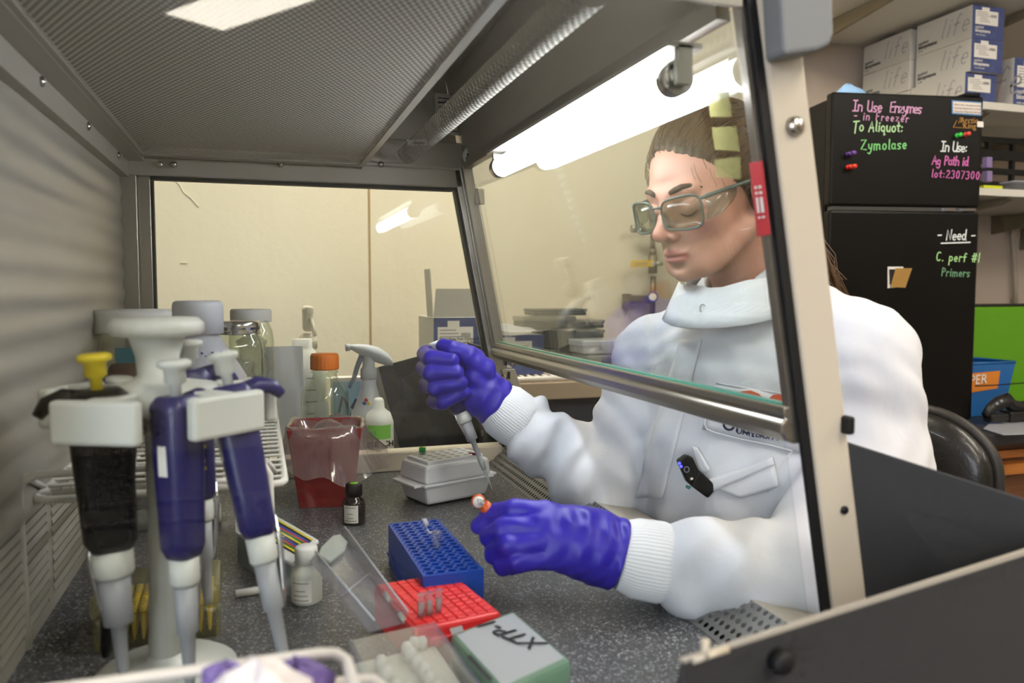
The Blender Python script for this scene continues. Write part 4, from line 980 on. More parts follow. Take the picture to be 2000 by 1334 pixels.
part('green_label', mat('label_green', '#7cc64a', .5), t, lambda b: lab(b, .0253, .108, .132, va - .9, va + .9))
part('white_label', MATS['label_white'], t, lambda b: lab(b, .0253, .030, .108, va - .9, va + .9))
text('ALTIV', .011, mat('print_green', '#3f8f3c', .5), t, Vector((-.020, -.0262, .116)), right=(1, .1, 0), shear=.2)
text('BLEACH', .0125, 'ink_black', t, Vector((-.024, -.0268, .096)), right=(1, .1, 0), bold=.0004)
for k in range(7):
    part('print_line', MATS['print_blue'] if k in (0, 4) else MATS['ink_grey'], t, lambda b: lab(b, .0256, .088 - k * .007, .0900 - k * .007, va - .6, va + (.5 if k % 2 else .65)))
l0 = P(680, 800, 1.47); t = empty('wipes_box', (l0.x, 1.50, ZB), 0, 'blue and white printed wipes carton leaning behind the orange-capped bottle', 'carton')
part('carton', MATS['label_white'], t, lambda b: b.box((0, 0, .10), (.055, .03, .20), bev=.001))
part('blue_print', mat('print_sky', '#9cc4e0', .6), t, lambda b: b.box((0, -.0155, .155), (.05, .001, .075)))
part('dark_shape', mat('print_navy', '#28406a', .6), t, lambda b: (b.tube([(-.015, -.0165, .135), (-.008, -.0165, .165), (.0, -.0165, .15), (.004, -.0165, .128)], .003, 6), b.box((.014, -.016, .15), (.009, .001, .02), Matrix.Rotation(.5, 3, 'Y'))))
l0 = P(553, 750, 1.40); t = empty('plastic_pouch', (l0.x, 1.42, ZB), 0, 'tall translucent white plastic pouch beside the wire shelf', 'pouch')
def pouch(b):
    rows = []
    for k in range(9):
        z = .003 + .262 * k / 8; w = .036 * (1 - .04 * math.sin(k)); d = .022 * (1 - k / 8) ** .6 + .002
        rows.append([(w * math.copysign(abs(math.cos(a)) ** .5, math.cos(a)), d * math.copysign(abs(math.sin(a)) ** .7, math.sin(a)) + .003 * math.sin(5 * a + k), z) for a in [2 * math.pi * i / 24 for i in range(24)]])
    b.grid(rows, closed=True); b.add(rows[-1], [tuple(range(24))]); b.add(rows[0], [tuple(range(23, -1, -1))])
part('film', MATS['milky'], t, pouch)
l0 = P(592, 750, 1.52); t = empty('printed_jug', (l0.x, 1.535, ZB), 0, 'white square jug with black graduation print behind the orange-capped bottle', 'jug')
part('jug_body', MATS['jug_white'], t, lambda b: b.lathe([(.036, 0), (.040, .004), (.040, .20), (.036, .225), (.022, .25), (.018, .255), (.018, .27), (0, .27)], 28, sq=5))
for k in range(6):
    part('print_line', MATS['ink_grey'], t, lambda b: b.box((.012, -.0405, .09 + k * .022), (.022 - .004 * (k % 3), .001, .002)))
l0 = P(602, 640, 1.62); t = empty('spray_bottle', (l0.x, 1.63, ZB), 0, 'cream trigger spray bottle seen end-on behind the printed jug', 'spray bottle')
mat('spray_cream', '#ded8c8', .45)
part('bottle_body', MATS['spray_cream'], t, lambda b: b.lathe([(.032, 0), (.036, .004), (.036, .17), (.030, .20), (.016, .225), (.014, .25)], 26))
part('neck', MATS['spray_cream'], t, lambda b: b.lathe([(.018, .245), (.018, .268), (.012, .275)], 20))
part('spray_head', MATS['spray_cream'], t, lambda b: (b.box((0, 0, .305), (.020, .05, .05), bev=.006), b.box((.002, -.028, .322), (.014, .03, .016), bev=.004)))
part('trigger', MATS['spray_cream'], t, lambda b: b.tube([(.004, -.026, .305), (.008, -.036, .29), (.010, -.042, .272)], .004, 8))
# ---- wire basket with wrappers just outside the near pane ------------------------------------------------------
ZK = .117
t = empty('wire_basket', (-.09, .33, -.062), 0, 'white coated wire basket standing just outside the near pane', 'basket')
part('rim', MATS['white_wire'], t, lambda b: b.tube([(-.26, .40, ZK), (.026, .40, ZK), (.034, .397, ZK), (.038, .388, ZK), (.040, .30, ZK), (.036, .262, ZK), (-.26, .26, ZK)], .0029, 10, closed=True), world=True)
part('rim', MATS['white_wire'], t, lambda b: b.tube([(-.26, .405, .098), (.046, .405, .098), (.053, .402, .098), (.056, .394, .098), (.058, .30, .098), (.05, .258, .098), (-.26, .255, .098)], .0029, 10, closed=True), world=True)
for xx in (-.22, -.15, -.08, -.01):
    part('upright_wire', MATS['white_wire'], t, lambda b: b.tube([(xx, .402, .098), (xx, .402, -.05), (xx, .398, -.058), (xx, .262, -.058), (xx, .258, -.05), (xx, .258, .098)], .002, 8), world=True)
part('upright_wire', MATS['white_wire'], t, lambda b: b.tube([(.056, .36, .098), (.05, .36, -.05), (.045, .36, -.058), (-.255, .36, -.058)], .002, 8), world=True)
for i, (px, py, Y, s, cn, lb) in enumerate(((505, 1378, .355, .95, '#e8e4e6', 'crumpled white wrapper lying in the near wire basket'), (580, 1345, .385, .7, '#6b5a9a', 'crumpled purple glove lying in the near wire basket'), (440, 1345, .385, .6, '#7a6aa8', 'torn purple and white wrapper at the edge of the near wire basket'))):
    c = P(px, py, Y)
    v = MB(); rnd = random.Random(i); rows = []
    for k in range(11):
        th = math.pi * k / 10; rows.append([(c.x + s * .021 * math.sin(th) * math.cos(a) * (1 + .25 * math.sin(3 * a + 5 * th + i) + .12 * math.sin(8 * a + i)), c.y + s * .016 * math.sin(th) * math.sin(a), c.z + s * .018 * math.cos(th) * (1 + .3 * math.sin(4 * a + i))) for a in [2 * math.pi * j / 22 for j in range(22)]])
    v.grid(rows, closed=True)
    tag(v.build('crumpled_wrapper', mat('wrap' + cn, cn, .5)), lb, 'wrapper', 'wrappers in the near basket')
# ------------------------------------------------------------------ refrigerator
mat('fridge_black', '#080605', .4, bump=(120, .04, .001), spec=.25)
mat('fridge_side', '#060606', .5, spec=.25)
mat('gap_metal', '#5a5a5a', .3, .6)
FTL, FTR = PD(1626, 177, 2.02), PD(1922, 190, 2.075)
FR = Vector((FTR.x - FTL.x, FTR.y - FTL.y, 0)); FW = FR.length; FR.normalize(); FN = Vector((FR.y, -FR.x, 0))   # FN points to the camera side
FZ1 = (FTL.z + FTR.z) / 2
FO = Vector((FTL.x, FTL.y, 0))
def FP(px, py, lift=0.0):
    d = ray(px, py); t = (FO - CAMLOC).dot(FN) / d.dot(FN); return CAMLOC + d * t + FN * lift
FZ0 = FP(1900, 828).z
FZM = FP(1780, 408).z
FA = math.atan2(FR.y, FR.x)
fr = empty('refrigerator', (FO.x, FO.y, FZ0), FA, 'black two-door refrigerator covered in coloured marker handwriting', 'refrigerator')
FH = FZ1 - FZ0; FM = FZM - FZ0; FD = .40
part('cabinet', MATS['fridge_side'], fr, lambda b: b.span((.004, .035, .0), (FW - .004, FD, FH - .012)), bev=.004)
up = part('freezer_door', MATS['fridge_black'], fr, lambda b: b.span((0, 0, FM + .006), (FW, .032, FH)), bev=.006)
lo = part('fridge_door', MATS['fridge_black'], fr, lambda b: b.span((0, 0, .012), (FW, .032, FM - .006)), bev=.006)
part('gap_strip', MATS['gap_metal'], fr, lambda b: b.span((.01, .006, FM - .005), (FW - .01, .03, FM + .005)))
part('door_hinge', MATS['chrome'], fr, lambda b: (b.span((FW - .10, -.001, FM - .004), (FW - .07, .02, FM + .004)), b.cyl((FW - .035, .012, FM - .006), (FW - .035, .012, FM + .006), .006), b.span((FW - .05, .0, FM - .003), (FW - .01, .02, FM + .003))))
part('top_hinge_cover', MATS['fridge_side'], fr, lambda b: b.span((FW - .05, .004, FH), (FW - .006, .06, FH + .010)), bev=.003)
for n, c in (('mk_pink', '#d8a2c8'), ('mk_white', '#dfe8e6'), ('mk_green', '#86d884'), ('mk_magenta', '#d06cb0'), ('mk_mint', '#a8d890'), ('mk_dim', '#6f9c78'), ('mk_lime', '#b8e0a8')):
    mat(n, c, .6, emit=None)
def nat_w(s): return sum(GL.get(c, GL[' '])[0] + .08 for c in s)
def write(body, x0, y0, x1, y1, cap, m, door, wid=2.6):
    a, c = FP(x0, y0), FP(x1, y1); u = .00132
    size = cap * u; L = (c - a).length
    strokes(body, size, wid * u, MATS[m], door, a + FN * .0012, c - a, (0, 0, 1), world=True, slant=.08, space=L / (nat_w(body) * size))
write('In Use', 1664, 217, 1722, 219, 20, 'mk_pink', up)
write('Enzymes', 1736, 219, 1798, 222, 20, 'mk_pink', up)
write('- in Freezer', 1666, 233, 1776, 239, 15, 'mk_pink', up, 1.8)
write('To Aliquot:', 1665, 256, 1764, 258, 19, 'mk_lime', up)
write('Zymolase', 1680, 293, 1772, 291, 19, 'mk_green', up, 2.4)
write('In Use:', 1836, 295, 1888, 297, 19, 'mk_white', up)
write('Ag Path id', 1819, 321, 1890, 324, 17, 'mk_magenta', up)
write('lot:2307300', 1818, 346, 1914, 351, 15, 'mk_magenta', up, 2.0)
write('- Need -', 1829, 468, 1904, 469, 20, 'mk_white', lo, 2.4)
write('C. perf #1', 1827, 509, 1914, 512, 17, 'mk_mint', lo, 2.2)
write('Primers', 1837, 539, 1894, 541, 16, 'mk_dim', lo, 2.0)
part('underline', MATS['mk_white'], lo, lambda b: b.slab([FP(1837, 474, .001), FP(1895, 472, .001), FP(1895, 474.5, .001), FP(1837, 476.5, .001)], .0004, FN), world=True)
text('Arctic', .021, mat('logo_gold', '#b3823e', .5), up, FP(1874, 240, .001), right=FR, world=True, name='logo_lettering')
text('King', .021, 'logo_gold', up, FP(1880, 251, .001), right=FR, world=True, name='logo_lettering')
part('logo_mountain', MATS['logo_gold'], up, lambda b: (b.tube([FP(1861, 249, .001), FP(1868, 236, .001), FP(1871, 242, .001), FP(1875, 229, .001), FP(1881, 249, .001)], .0011, 5), b.tube([FP(1861, 249, .001), FP(1890, 250.5, .001)], .0009, 5)), world=True)
part('price_sticker', MATS['label_white'], up, lambda b: b.slab([FP(1908, 237, .001), FP(1920, 238, .001), FP(1920, 249, .001), FP(1908, 248, .001)], .0006, FN), world=True)
t = empty('paper_notice', FP(1887, 226), 0, 'small paper notice with blue border on the freezer door', 'notice')
part('border', mat('border_blue', '#4d86b8', .6), t, lambda b: b.slab([FP(1858, 196, .0015), FP(1916, 200, .0015), FP(1916, 227, .0015), FP(1858, 223, .0015)], .0008, FN), world=True)
part('paper', mat('paper_peach', '#dccfc4', .7), t, lambda b: b.slab([FP(1860, 198.5, .0026), FP(1914, 202, .0026), FP(1914, 224.5, .0026), FP(1860, 220.5, .0026)], .0005, FN), world=True)
for i, s in enumerate(('Please wear clean gloves when', 'opening refrigerators or freezers in', 'Molecular Diagnostics lab spaces.')):
    text(s, .0062, 'ink_grey', t, FP(1862, 206 + i * 6.5, .0034), right=FP(1914, 209) - FP(1862, 206), world=True)
def magnet(px, py, c, label, n=2, dx=9):
    t = empty('push_pin_magnet', FP(px, py), 0, label, 'magnet', 'pin magnets on the freezer door')
    mm = mat('mag' + c, c, .25, coat=.4)
    q = FP(px, py); rot = frame3(FR, (0, 0, 1))
    part('pin', mm, t, lambda b: b.lathe([(.0065, .001), (.0065, .003), (.004, .005), (.0035, .011), (.0055, .013), (.0055, .016), (0, .0165)], 16, q, rot), world=True)
magnet(1869, 265, '#38c848', 'green pin magnet under the logo on the freezer door')
magnet(1885, 263, '#d8483a', 'red pin magnet touching the green one under the logo')
magnet(1655, 302, '#4a2a72', 'purple pin magnet near the hinge-free edge of the freezer door')
magnet(1663, 300, '#6a4090', 'violet pin magnet beside the purple one on the freezer door')
magnet(1656, 327, '#c82a1e', 'lower red pin magnet at the edge of the freezer door')
magnet(1664, 326, '#e03c28', 'bright red pin magnet beside the lower red one')
t = empty('magnetic_clip', FP(1745, 560), 0, 'metal magnetic clip holding a gold card on the lower door', 'clip')
part('clip_plate', MATS['label_white'], t, lambda b: b.slab([FP(1733, 521, .001), FP(1763, 521, .001), FP(1763, 560, .001), FP(1733, 563, .001)], .002, FN), world=True)
part('clip_mark', MATS['ink_black'], t, lambda b: b.slab([FP(1735, 526, .0035), FP(1748, 526, .0035), FP(1743, 557, .0035), FP(1736, 556, .0035)], .001, FN), world=True)
part('gold_card', mat('card_gold', '#a07a3c', .45), t, lambda b: b.slab([FP(1746, 524, .006), FP(1778, 524, .006), FP(1765, 562, .006), FP(1736, 561, .006)], .0015, FN), world=True)
tw = MB(); c0 = FP(1702, 178) - FN * .10; rows = []
for k in range(9):
    th = k / 8 * math.pi / 2
    rows.append([(c0.x + .064 * math.cos(th) * math.cos(a) * (1 + .12 * math.sin(3 * a + 1) + .05 * math.sin(9 * a)), c0.y + .05 * math.cos(th) * math.sin(a), FZ1 - .012 + .052 * math.sin(th) * (1 + .14 * math.sin(2 * a + .5) + .08 * math.sin(5 * a + 3 * th))) for a in [2 * math.pi * j / 30 for j in range(30)]])
tw.grid(rows, closed=True)
tag(tw.build('folded_towel', mat('towel_blue', '#8fb6e0', .9, bump=(150, .4, .002)), subd=1), 'light blue towel bundled on top of the refrigerator', 'towel')
# counter the refrigerator stands on
ct = empty('side_counter', (2.1, 1.75, FLOOR), 0, 'dark counter under the refrigerator and blue bin', 'counter')
part('counter_top', MATS['bench_top'], ct, lambda b: b.span((1.25, 1.50, FZ0 - .03), (3.6, WALL - .002, FZ0 - .001)), world=True, bev=.003)
part('counter_front', MATS['bench_wood'], ct, lambda b: b.span((1.3, 1.56, FLOOR), (3.55, WALL - .002, FZ0 - .03)), world=True)
mat('oak', '#a8672c', .45, vary=(5, '#935522'), stretch=(1, 12, 12))
part('drawer_rail', MATS['oak'], ct, lambda b: (b.span((1.3, 1.545, FZ0 - .075), (3.55, 1.565, FZ0 - .055)), b.span((1.3, 1.53, FZ0 - .115), (3.55, 1.565, FZ0 - .088))), world=True)
# ------------------------------------------------------------------ wall shelves with reagent boxes
SF = 1.80
zA = P(1960, 200, SF + .05).z; zB = P(1985, 30, SF).z
mat('shelf_white', '#d8d4ca', .5)
def shelf(name, z, label, x0=1.95, yf=SF):
    t = empty(name, (2.6, 2.1, z), 0, label, 'shelf')
    part('board', MATS['shelf_white'], t, lambda b: b.span((x0, yf, z - .022), (3.6, WALL - .004, z)), world=True, bev=.002)
    for xx in (x0 + .13, x0 + .62):
        part('bracket', mat('bracket_metal', '#8a7f68', .45, .3), t, lambda b: b.slab([(xx, yf + .02, z - .024), (xx, WALL - .005, z - .024), (xx, WALL - .005, z - .09), (xx, yf + .04, z - .042), (xx, yf + .005, z - .03)], .012, Vector((1, 0, 0))), world=True)
    return t
bx0, bx1 = P(1897, 120, SF + .04).x, P(1958, 120, SF + .04).x; bw = bx1 - bx0; by = SF + .04
zs = [P(1898, 203, by).z, P(1898, 138, by).z, P(1898, 71, by).z, P(1898, 7, by).z]
bh = (zs[3] - zs[0]) / 3
ym = PX(1790, 100, bx0).y; bl = min(max(ym - by, .12), .24)
zA = zs[0] - .001
shelf('wall_shelf', zA, 'middle wall shelf carrying the stacks of reagent boxes', x0=bx0 - .10)
shelf('wall_shelf', zs[3] + .018 + .02, 'top wall shelf above the stacked reagent boxes', x0=bx0 - .40, yf=SF - .02)
zC = P(1960, 372, SF + .05).z
shelf('wall_shelf', zC, 'lower wall shelf with black racks beside the refrigerator', x0=bx0 + .02, yf=SF + .02)
mat('box_grey', '#c6c3bb', .55)
mat('box_blue', '#3f4a78', .5, vary=(40, '#4b5684', 2))
def reagent_box(loc, label, grp, front=True, w=bw, l=bl, h=bh, side=True, offx=0.0):
    """cardboard carton; its printed end faces -Y, its long side faces -X"""
    t = empty('reagent_box', loc, 0, label, 'carton', grp)
    part('carton', MATS['box_grey'], t, lambda b: b.span((0, .0012, 0), (w, l, h - .0008)), bev=.0008)
    if front:
        e = part('printed_end', MATS['box_blue'], t, lambda b: b.span((0, 0, 0), (w, .0012, h - .0008)))
        s = part('paper_label', MATS['label_white'], e, lambda b: (b.span((w * .08, -.0007, h * .42), (w * .80, 0, h * .84)), b.span((w * .28, -.0007, h * .84), (w * .52, 0, h * .94))))
        for k in range(6):
            part('print_line', MATS['ink_grey'], e, lambda b: b.span((w * (.12 if k < 3 else .22), -.0011, h * (.78 - k * .055)), (w * (.45 + .05 * (k % 3)), -.0007, h * (.795 - k * .055))))
        part('barcode', MATS['ink_black'], e, lambda b: [b.span((w * (.56 + .018 * i), -.0011, h * .66), (w * (.566 + .018 * i), -.0007, h * .74)) for i in range(11)])
        text('applied', h * .115, 'label_white', e, Vector((w * .08, -.0009, h * .30)))
        text('biosystems', h * .135, 'label_white', e, Vector((w * .08, -.0009, h * .185)), bold=.0003)
        text('by life technologies', h * .05, 'label_white', e, Vector((w * .10, -.0009, h * .09)))
    if side:
        text('applied', h * .14, 'ink_black', t, Vector((-.0006, l * .96, h * .34)), right=(0, -1, 0))
        text('biosystems', h * .17, 'ink_black', t, Vector((-.0006, l * .96, h * .20)), right=(0, -1, 0), bold=.0003)
        text('by life', h * .075, 'ink_grey', t, Vector((-.0006, l * .95, h * .10)), right=(0, -1, 0))
        b = strokes('life', h * .58, h * .045, mat('script_grey', '#a09f9e', .6), t, Vector((-.0004, l * .56, h * .28)), (0, -1, 0), (0, 0, 1), name='script_lettering', world=False, slant=.3, lift=.0003, space=1.15, jitter=0)
    return t
nm = ['bottom', 'middle', 'top']
for k in range(3):
    reagent_box((bx0 - (.006 if k == 0 else 0), by + (.012 if k == 0 else 0), zs[0] + k * bh), '%s box of the front stack of reagent boxes on the wall shelf' % nm[k], 'reagent boxes on the wall shelf')
for k in range(2):
    reagent_box((bx0 - .012, by + bl + .012, zs[0] + (k + 1) * bh - .004), '%s visible box of the rear stack, partly hidden by the front stack' % ('lower', 'upper')[k], 'reagent boxes on the wall shelf', front=False)
reagent_box((bx0 - .012, by + bl + .012, zs[0]), 'lowest box of the rear stack, behind the refrigerator top', 'reagent boxes on the wall shelf', front=False, side=False, h=bh - .005)
qx = P(1981, 150, by).x
reagent_box((qx, by, zA + .001), 'taller reagent box standing alone beside the front stack', 'reagent boxes on the wall shelf', w=.13, h=P(1985, 112, by).z - zA, l=bl * 1.2)
qx = P(1950, 5, SF).x
reagent_box((qx, SF + .01, zs[3] + .040), 'reagent box standing on the top wall shelf', 'reagent boxes on the wall shelf', w=.16, h=.09, l=.2)
# clear film over the front stack corner
sf = MB(); rows = []
for k in range(12):
    z = zs[0] + bh * 3 * k / 11; rows.append([(bx1 + .003 + .008 * (1 + math.sin(k * 1.9 + j)) * j / 3, by - .002 + .02 * j + .004 * math.sin(k * 2.3 + j * 2), z) for j in range(4)])
sf.grid(rows); tag(sf.build('shrink_wrap', MATS['bag_film']), 'torn clear shrink wrap clinging to the front stack of reagent boxes', 'film')
# things on the lower shelf
mat('rack_black', '#0f1211', .45)
yl = SF + .06
t = empty('black_rack', (P(1960, 370, yl).x, yl, zC), 0, 'black slotted rack standing on the lower wall shelf', 'rack')
x0, x1 = P(1924, 300, yl).x, P(1924, 300, yl).x + .34
for k, py in enumerate((356, 325, 292, 262)):
    z = P(1950, py, yl).z
    part('rack_rail', MATS['rack_black'], t, lambda b: b.box(((x0 + x1) / 2, yl + .08, z), (x1 - x0, .015, .018 if k % 2 else .03), bev=.002), world=True)
for xx in (x0 + .02, x0 + .10, x0 + .2, x1 - .02):
    part('rack_post', MATS['rack_black'], t, lambda b: b.box((xx, yl + .08, (zC + P(1950, 262, yl).z) / 2 + .004), (.012, .014, P(1950, 262, yl).z - zC - .008)), world=True)
part('rack_back', MATS['rack_black'], t, lambda b: b.box((x0 + .005, yl + .09, (zC + P(1950, 262, yl).z) / 2 + .004), (.03, .02, P(1950, 262, yl).z - zC - .008)), world=True)
q = P(1942, 368, SF + .035); tag(part('yellow_pad', mat('pad_yellow', '#d8e02a', .6), None, lambda b: b.span((q.x - .05, SF + .026, zC + .0005), (q.x + .022, SF + .056, zC + .009)), bev=.001), 'bright yellow note pad on the front edge of the lower shelf', 'note pad')
q = P(1985, 362, SF + .05); t = empty('clear_tray', (q.x, SF + .05, zC), 0, 'shallow clear plastic tray on the lower wall shelf', 'tray')
part('tray_body', MATS['clear_plastic'], t, lambda b: b.box((.02, .005, .0125), (.10, .05, .023), bev=.003))
part('tray_lid', MATS['milky'], t, lambda b: b.box((.02, .005, .026), (.104, .054, .004), bev=.001))
for i, py in enumerate((318, 345)):
    q = P(1928, py, SF + .05); tag(part('purple_box', mat('lilac', '#8d7aa8', .5), None, lambda b: b.box((q.x, SF + .05, q.z), (.02, .02, .032), bev=.002)), ('upper', 'lower')[i] + ' small purple-labelled box in the black rack', 'box')
# slotted wall rail, conduit and grey rail
t = empty('wall_rail', P(1568, 190, WALL - .01), 0, 'slotted metal wall rail between the post and the refrigerator', 'rail')
ra, rb_ = P(1562, 60, WALL - .012), P(1573, 60, WALL - .012)
part('rail_channel', mat('rail_cream', '#c8c0ac', .5, .2), t, lambda b: b.span((ra.x, WALL - .014, -.02), (rb_.x, WALL - .001, 1.2)), world=True)
slo = MB(); slo.box((0, 0, 0), (.003, .001, .014)); slom = slo.mesh('rail_slot'); slom.materials.append(MATS['void_shade'])
for i in range(18):
    o = bpy.data.objects.new('rail_slot', slom); COL.objects.link(o); put(o, t, True); o.location = ((ra.x + rb_.x) / 2, WALL - .0148, .55 + i * .032)
cp = [P(1977, 395, WALL - .02), P(1978, 470, WALL - .02), P(1981, 510, WALL - .02), P(1983, 545, WALL - .02), P(1983, 600, WALL - .02)]
t = empty('wall_conduit', cp[-1], 0, 'bent cream conduit pipe running down the wall over the green panel', 'pipe')
part('pipe', mat('conduit_cream', '#b8ab98', .5), t, lambda b: b.tube(cp, .0085, 10), world=True)
for px_, py_ in ((1982, 458), (1984, 585)):
    part('clip', MATS['conduit_cream'], t, lambda b: b.box(P(px_, py_, WALL - .012), (.032, .02, .009)), world=True)
tag(part('metal_channel', MATS['bracket_metal'], None, lambda b: b.span((P(1992, 450, WALL).x, WALL - .02, P(1995, 488, WALL).z), (P(2003, 450, WALL).x, WALL - .001, P(1995, 405, WALL).z))), 'short grey metal channel screwed to the wall beside the conduit', 'channel')
# green case, blue bin, black gear on the counter
gy = 1.90
ga = P(1900, 596, gy); mat('case_green', '#5c9a12', .5)
t = empty('green_case', (ga.x + .2, gy, FZ0), 0, 'large lime green panel-sided case on the counter behind the blue bin', 'case')
part('case_body', MATS['case_green'], t, lambda b: b.span((ga.x, gy, FZ0 + .0005), (ga.x + .5, gy + .2, ga.z - .006)), world=True, bev=.006)
part('case_lid', MATS['rack_black'], t, lambda b: b.span((ga.x + .02, gy + .02, ga.z - .006), (ga.x + .48, gy + .18, ga.z)), world=True)
yb2 = 1.72
x0 = P(1900, 760, yb2).x; x1 = P(1982, 712, yb2).x; x2 = P(1966, 775, yb2).x; zt2 = P(1960, 708, yb2).z; zb2 = FZ0 + .002
t = empty('blue_bin', ((x0 + x2) / 2, yb2 + .05, FZ0), 0, 'blue plastic bin with orange paper label beside the refrigerator', 'bin')
mat('bin_blue', '#1d5f9e', .4)
part('bin_body', MATS['bin_blue'], t, lambda b: b.add([(x0, yb2 + .01, zb2), (x2, yb2 + .01, zb2), (x2, yb2 + .13, zb2), (x0, yb2 + .13, zb2), (x0 - .015, yb2, zt2), (x1, yb2, zt2), (x1, yb2 + .15, zt2), (x0 - .015, yb2 + .15, zt2)], [(3, 2, 1, 0), (0, 1, 5, 4), (1, 2, 6, 5), (2, 3, 7, 6), (3, 0, 4, 7)]), world=True, solid=.003)
part('bin_rim', MATS['bin_blue'], t, lambda b: b.tube([(x0 - .015, yb2, zt2), (x1, yb2, zt2), (x1, yb2 + .15, zt2), (x0 - .015, yb2 + .15, zt2)], .004, 8, closed=True), world=True)
lq0 = P(1921, 764, yb2 + .001); lq1 = P(1952, 724, yb2 - .004)
part('orange_label', mat('paper_orange', '#d8822c', .6), t, lambda b: b.slab([P(1890, 768, yb2 + .003), P(1948, 758, yb2 + .003), P(1953, 724, yb2 - .004), P(1890, 730, yb2 - .004)], .001, Vector((0, -1, -.1)).normalized()), world=True)
text('PAPER', .040, 'label_white', t, P(1867, 755, yb2 - .003), right=P(1950, 746, yb2 - .003) - P(1867, 755, yb2 - .003), up=(0, -.12, 1), world=True)
tag(part('black_cable', MATS['black_rubber'], None, lambda b: b.tube([P(1905, 754, yb2 - .03), P(1950, 752, yb2 - .03), P(2000, 748, yb2 - .03), P(2050, 742, yb2 - .03)], .0018, 6)), 'thin black cable stretched in front of the blue bin', 'cable')
y3 = 1.60
q = P(1960, 800, y3); t = empty('hand_tool', (q.x, y3, FZ0), 0, 'black handheld device lying on the counter beside the refrigerator', 'device')
mat('device_black', '#1c1b1b', .4)
def gear(b):
    pts = [(1924, 805), (1935, 792), (1950, 782), (1966, 775), (1975, 785), (1990, 788), (2010, 786), (2040, 786)]
    b.tube([P(x, y + 6, y3) for x, y in pts], [.010, .014, .018, .019, .016, .014, .014, .014], 12)
part('handle', MATS['device_black'], t, gear, world=True)
part('grip', MATS['device_black'], t, lambda b: (b.box(P(1945, 815, y3), (.06, .03, .022), bev=.005), b.box(P(1978, 812, y3 + .01), (.06, .04, .03), bev=.006)), world=True)
part('buttons', MATS['pip_grey'], t, lambda b: (b.box(P(1956, 783, y3 - .018), (.006, .003, .006)), b.box(P(1947, 788, y3 - .016), (.006, .003, .006))), world=True)
y4 = 1.52
tag(part('clear_sheet', MATS['milky'], None, lambda b: b.slab([PZ(1921, 838, FZ0 + .004), PZ(1938, 824, FZ0 + .004), PZ(2020, 826, FZ0 + .004), PZ(2020, 848, FZ0 + .004), PZ(1960, 850, FZ0 + .004)], .002, Vector((0, 0, 1)))), 'clear plastic sheet lying at the edge of the counter', 'sheet')
# ------------------------------------------------------------------ side table behind the cabinet
mat('table_taupe', '#978672', .5)
mat('navy', '#1d2130', .6)
YT = 1.66
t = empty('side_table', (.85, 2.0, FLOOR), 0, 'taupe-edged table with dark front behind the workstation', 'table')
ztab = P(1060, 747, YT).z
part('table_top', MATS['table_taupe'], t, lambda b: b.span((.476, YT, ztab - .04), (1.22, WALL - .002, ztab)), world=True, bev=.003)
part('table_front', MATS['navy'], t, lambda b: b.span((.48, YT + .03, FLOOR), (1.2, WALL - .004, ztab - .04)), world=True)
t = empty('wire_rack', (.6, YT + .1, ztab), 0, 'white wire rack lying on the taupe-edged table under the reagent boxes', 'rack')
zr = ztab + .008
rx0, rx1 = .30, P(1150, 733, YT).x
part('front_rim', MATS['white_wire'], t, lambda b: b.cyl((rx0, YT + .01, zr), (rx1, YT + .01, zr), .0055), world=True)
part('rear_rim', MATS['white_wire'], t, lambda b: b.cyl((rx0, YT + .30, zr), (rx1, YT + .30, zr), .004), world=True)
cw = MB(); cw.cyl((0, YT + .01, zr + .004), (0, YT + .30, zr + .004), .0022, seg=8); cwm = cw.mesh('rack_wire'); cwm.materials.append(MATS['white_wire'])
n = int((rx1 - rx0) / .018)
for i in range(n):
    o = bpy.data.objects.new('rack_wire', cwm); COL.objects.link(o); put(o, t, True); o.location = (rx0 + .009 + i * .018, 0, 0)
for yy in (.05, .1, .2):
    part('cross_wire', MATS['white_wire'], t, lambda b: b.cyl((rx0, YT + yy, zr + .0025), (rx1, YT + yy, zr + .0025), .002), world=True)
zq = zr + .0065
ba = P(847, 640, YT + .03); hb = P(847, 620, YT + .03).z - zq
t = reagent_box((ba.x, YT + .03, zq), 'open reagent box with raised flaps behind the far pane', 'reagent boxes behind the cabinet', w=.1105, l=.17, h=hb, side=False)
for s_, cz in (('MicroAmp Fast Optical 96-Well', .62), ('Reaction Plate with Barcode (0.1mL)', .56)):
    text(s_, hb * .065, 'ink_black', t, Vector((.1105 * .11, -.0012, hb * cz)))
part('front_flap', MATS['box_grey'], t, lambda b: b.slab([(0, 0, hb), (.1105, 0, hb), (.1085, -.012, hb + .062), (.003, -.012, hb + .062)], .002, Vector((0, 1, 0))))
part('end_flap', MATS['box_grey'], t, lambda b: b.slab([(0, .0, hb), (0, .06, hb), (-.006, .06, hb + .105), (-.006, .0, hb + .105)], .002, Vector((-1, 0, 0))))
ba = P(944, 660, YT + .04); wb2 = P(1062, 660, YT + .04).x - ba.x; hb = P(1062, 653, YT + .04).z - zq
t = reagent_box((ba.x, YT + .04, zq), 'reagent box wrapped in clear film seen through the sash', 'reagent boxes behind the cabinet', w=wb2, l=.17, h=hb, side=False)
def film(b):
    rows = []
    for k in range(8):
        u = k / 7; rows.append([(wb2 * (u * 1.04 - .02), .17 * v, hb + .002 + .030 * (math.sin(math.pi * (v * .8 + .1))) * (1 - u * .75) + .003 * math.sin(9 * u + 7 * v)) for v in [j / 7 for j in range(8)]])
    b.grid(rows)
part('film_wrap', MATS['milky'], t, film)
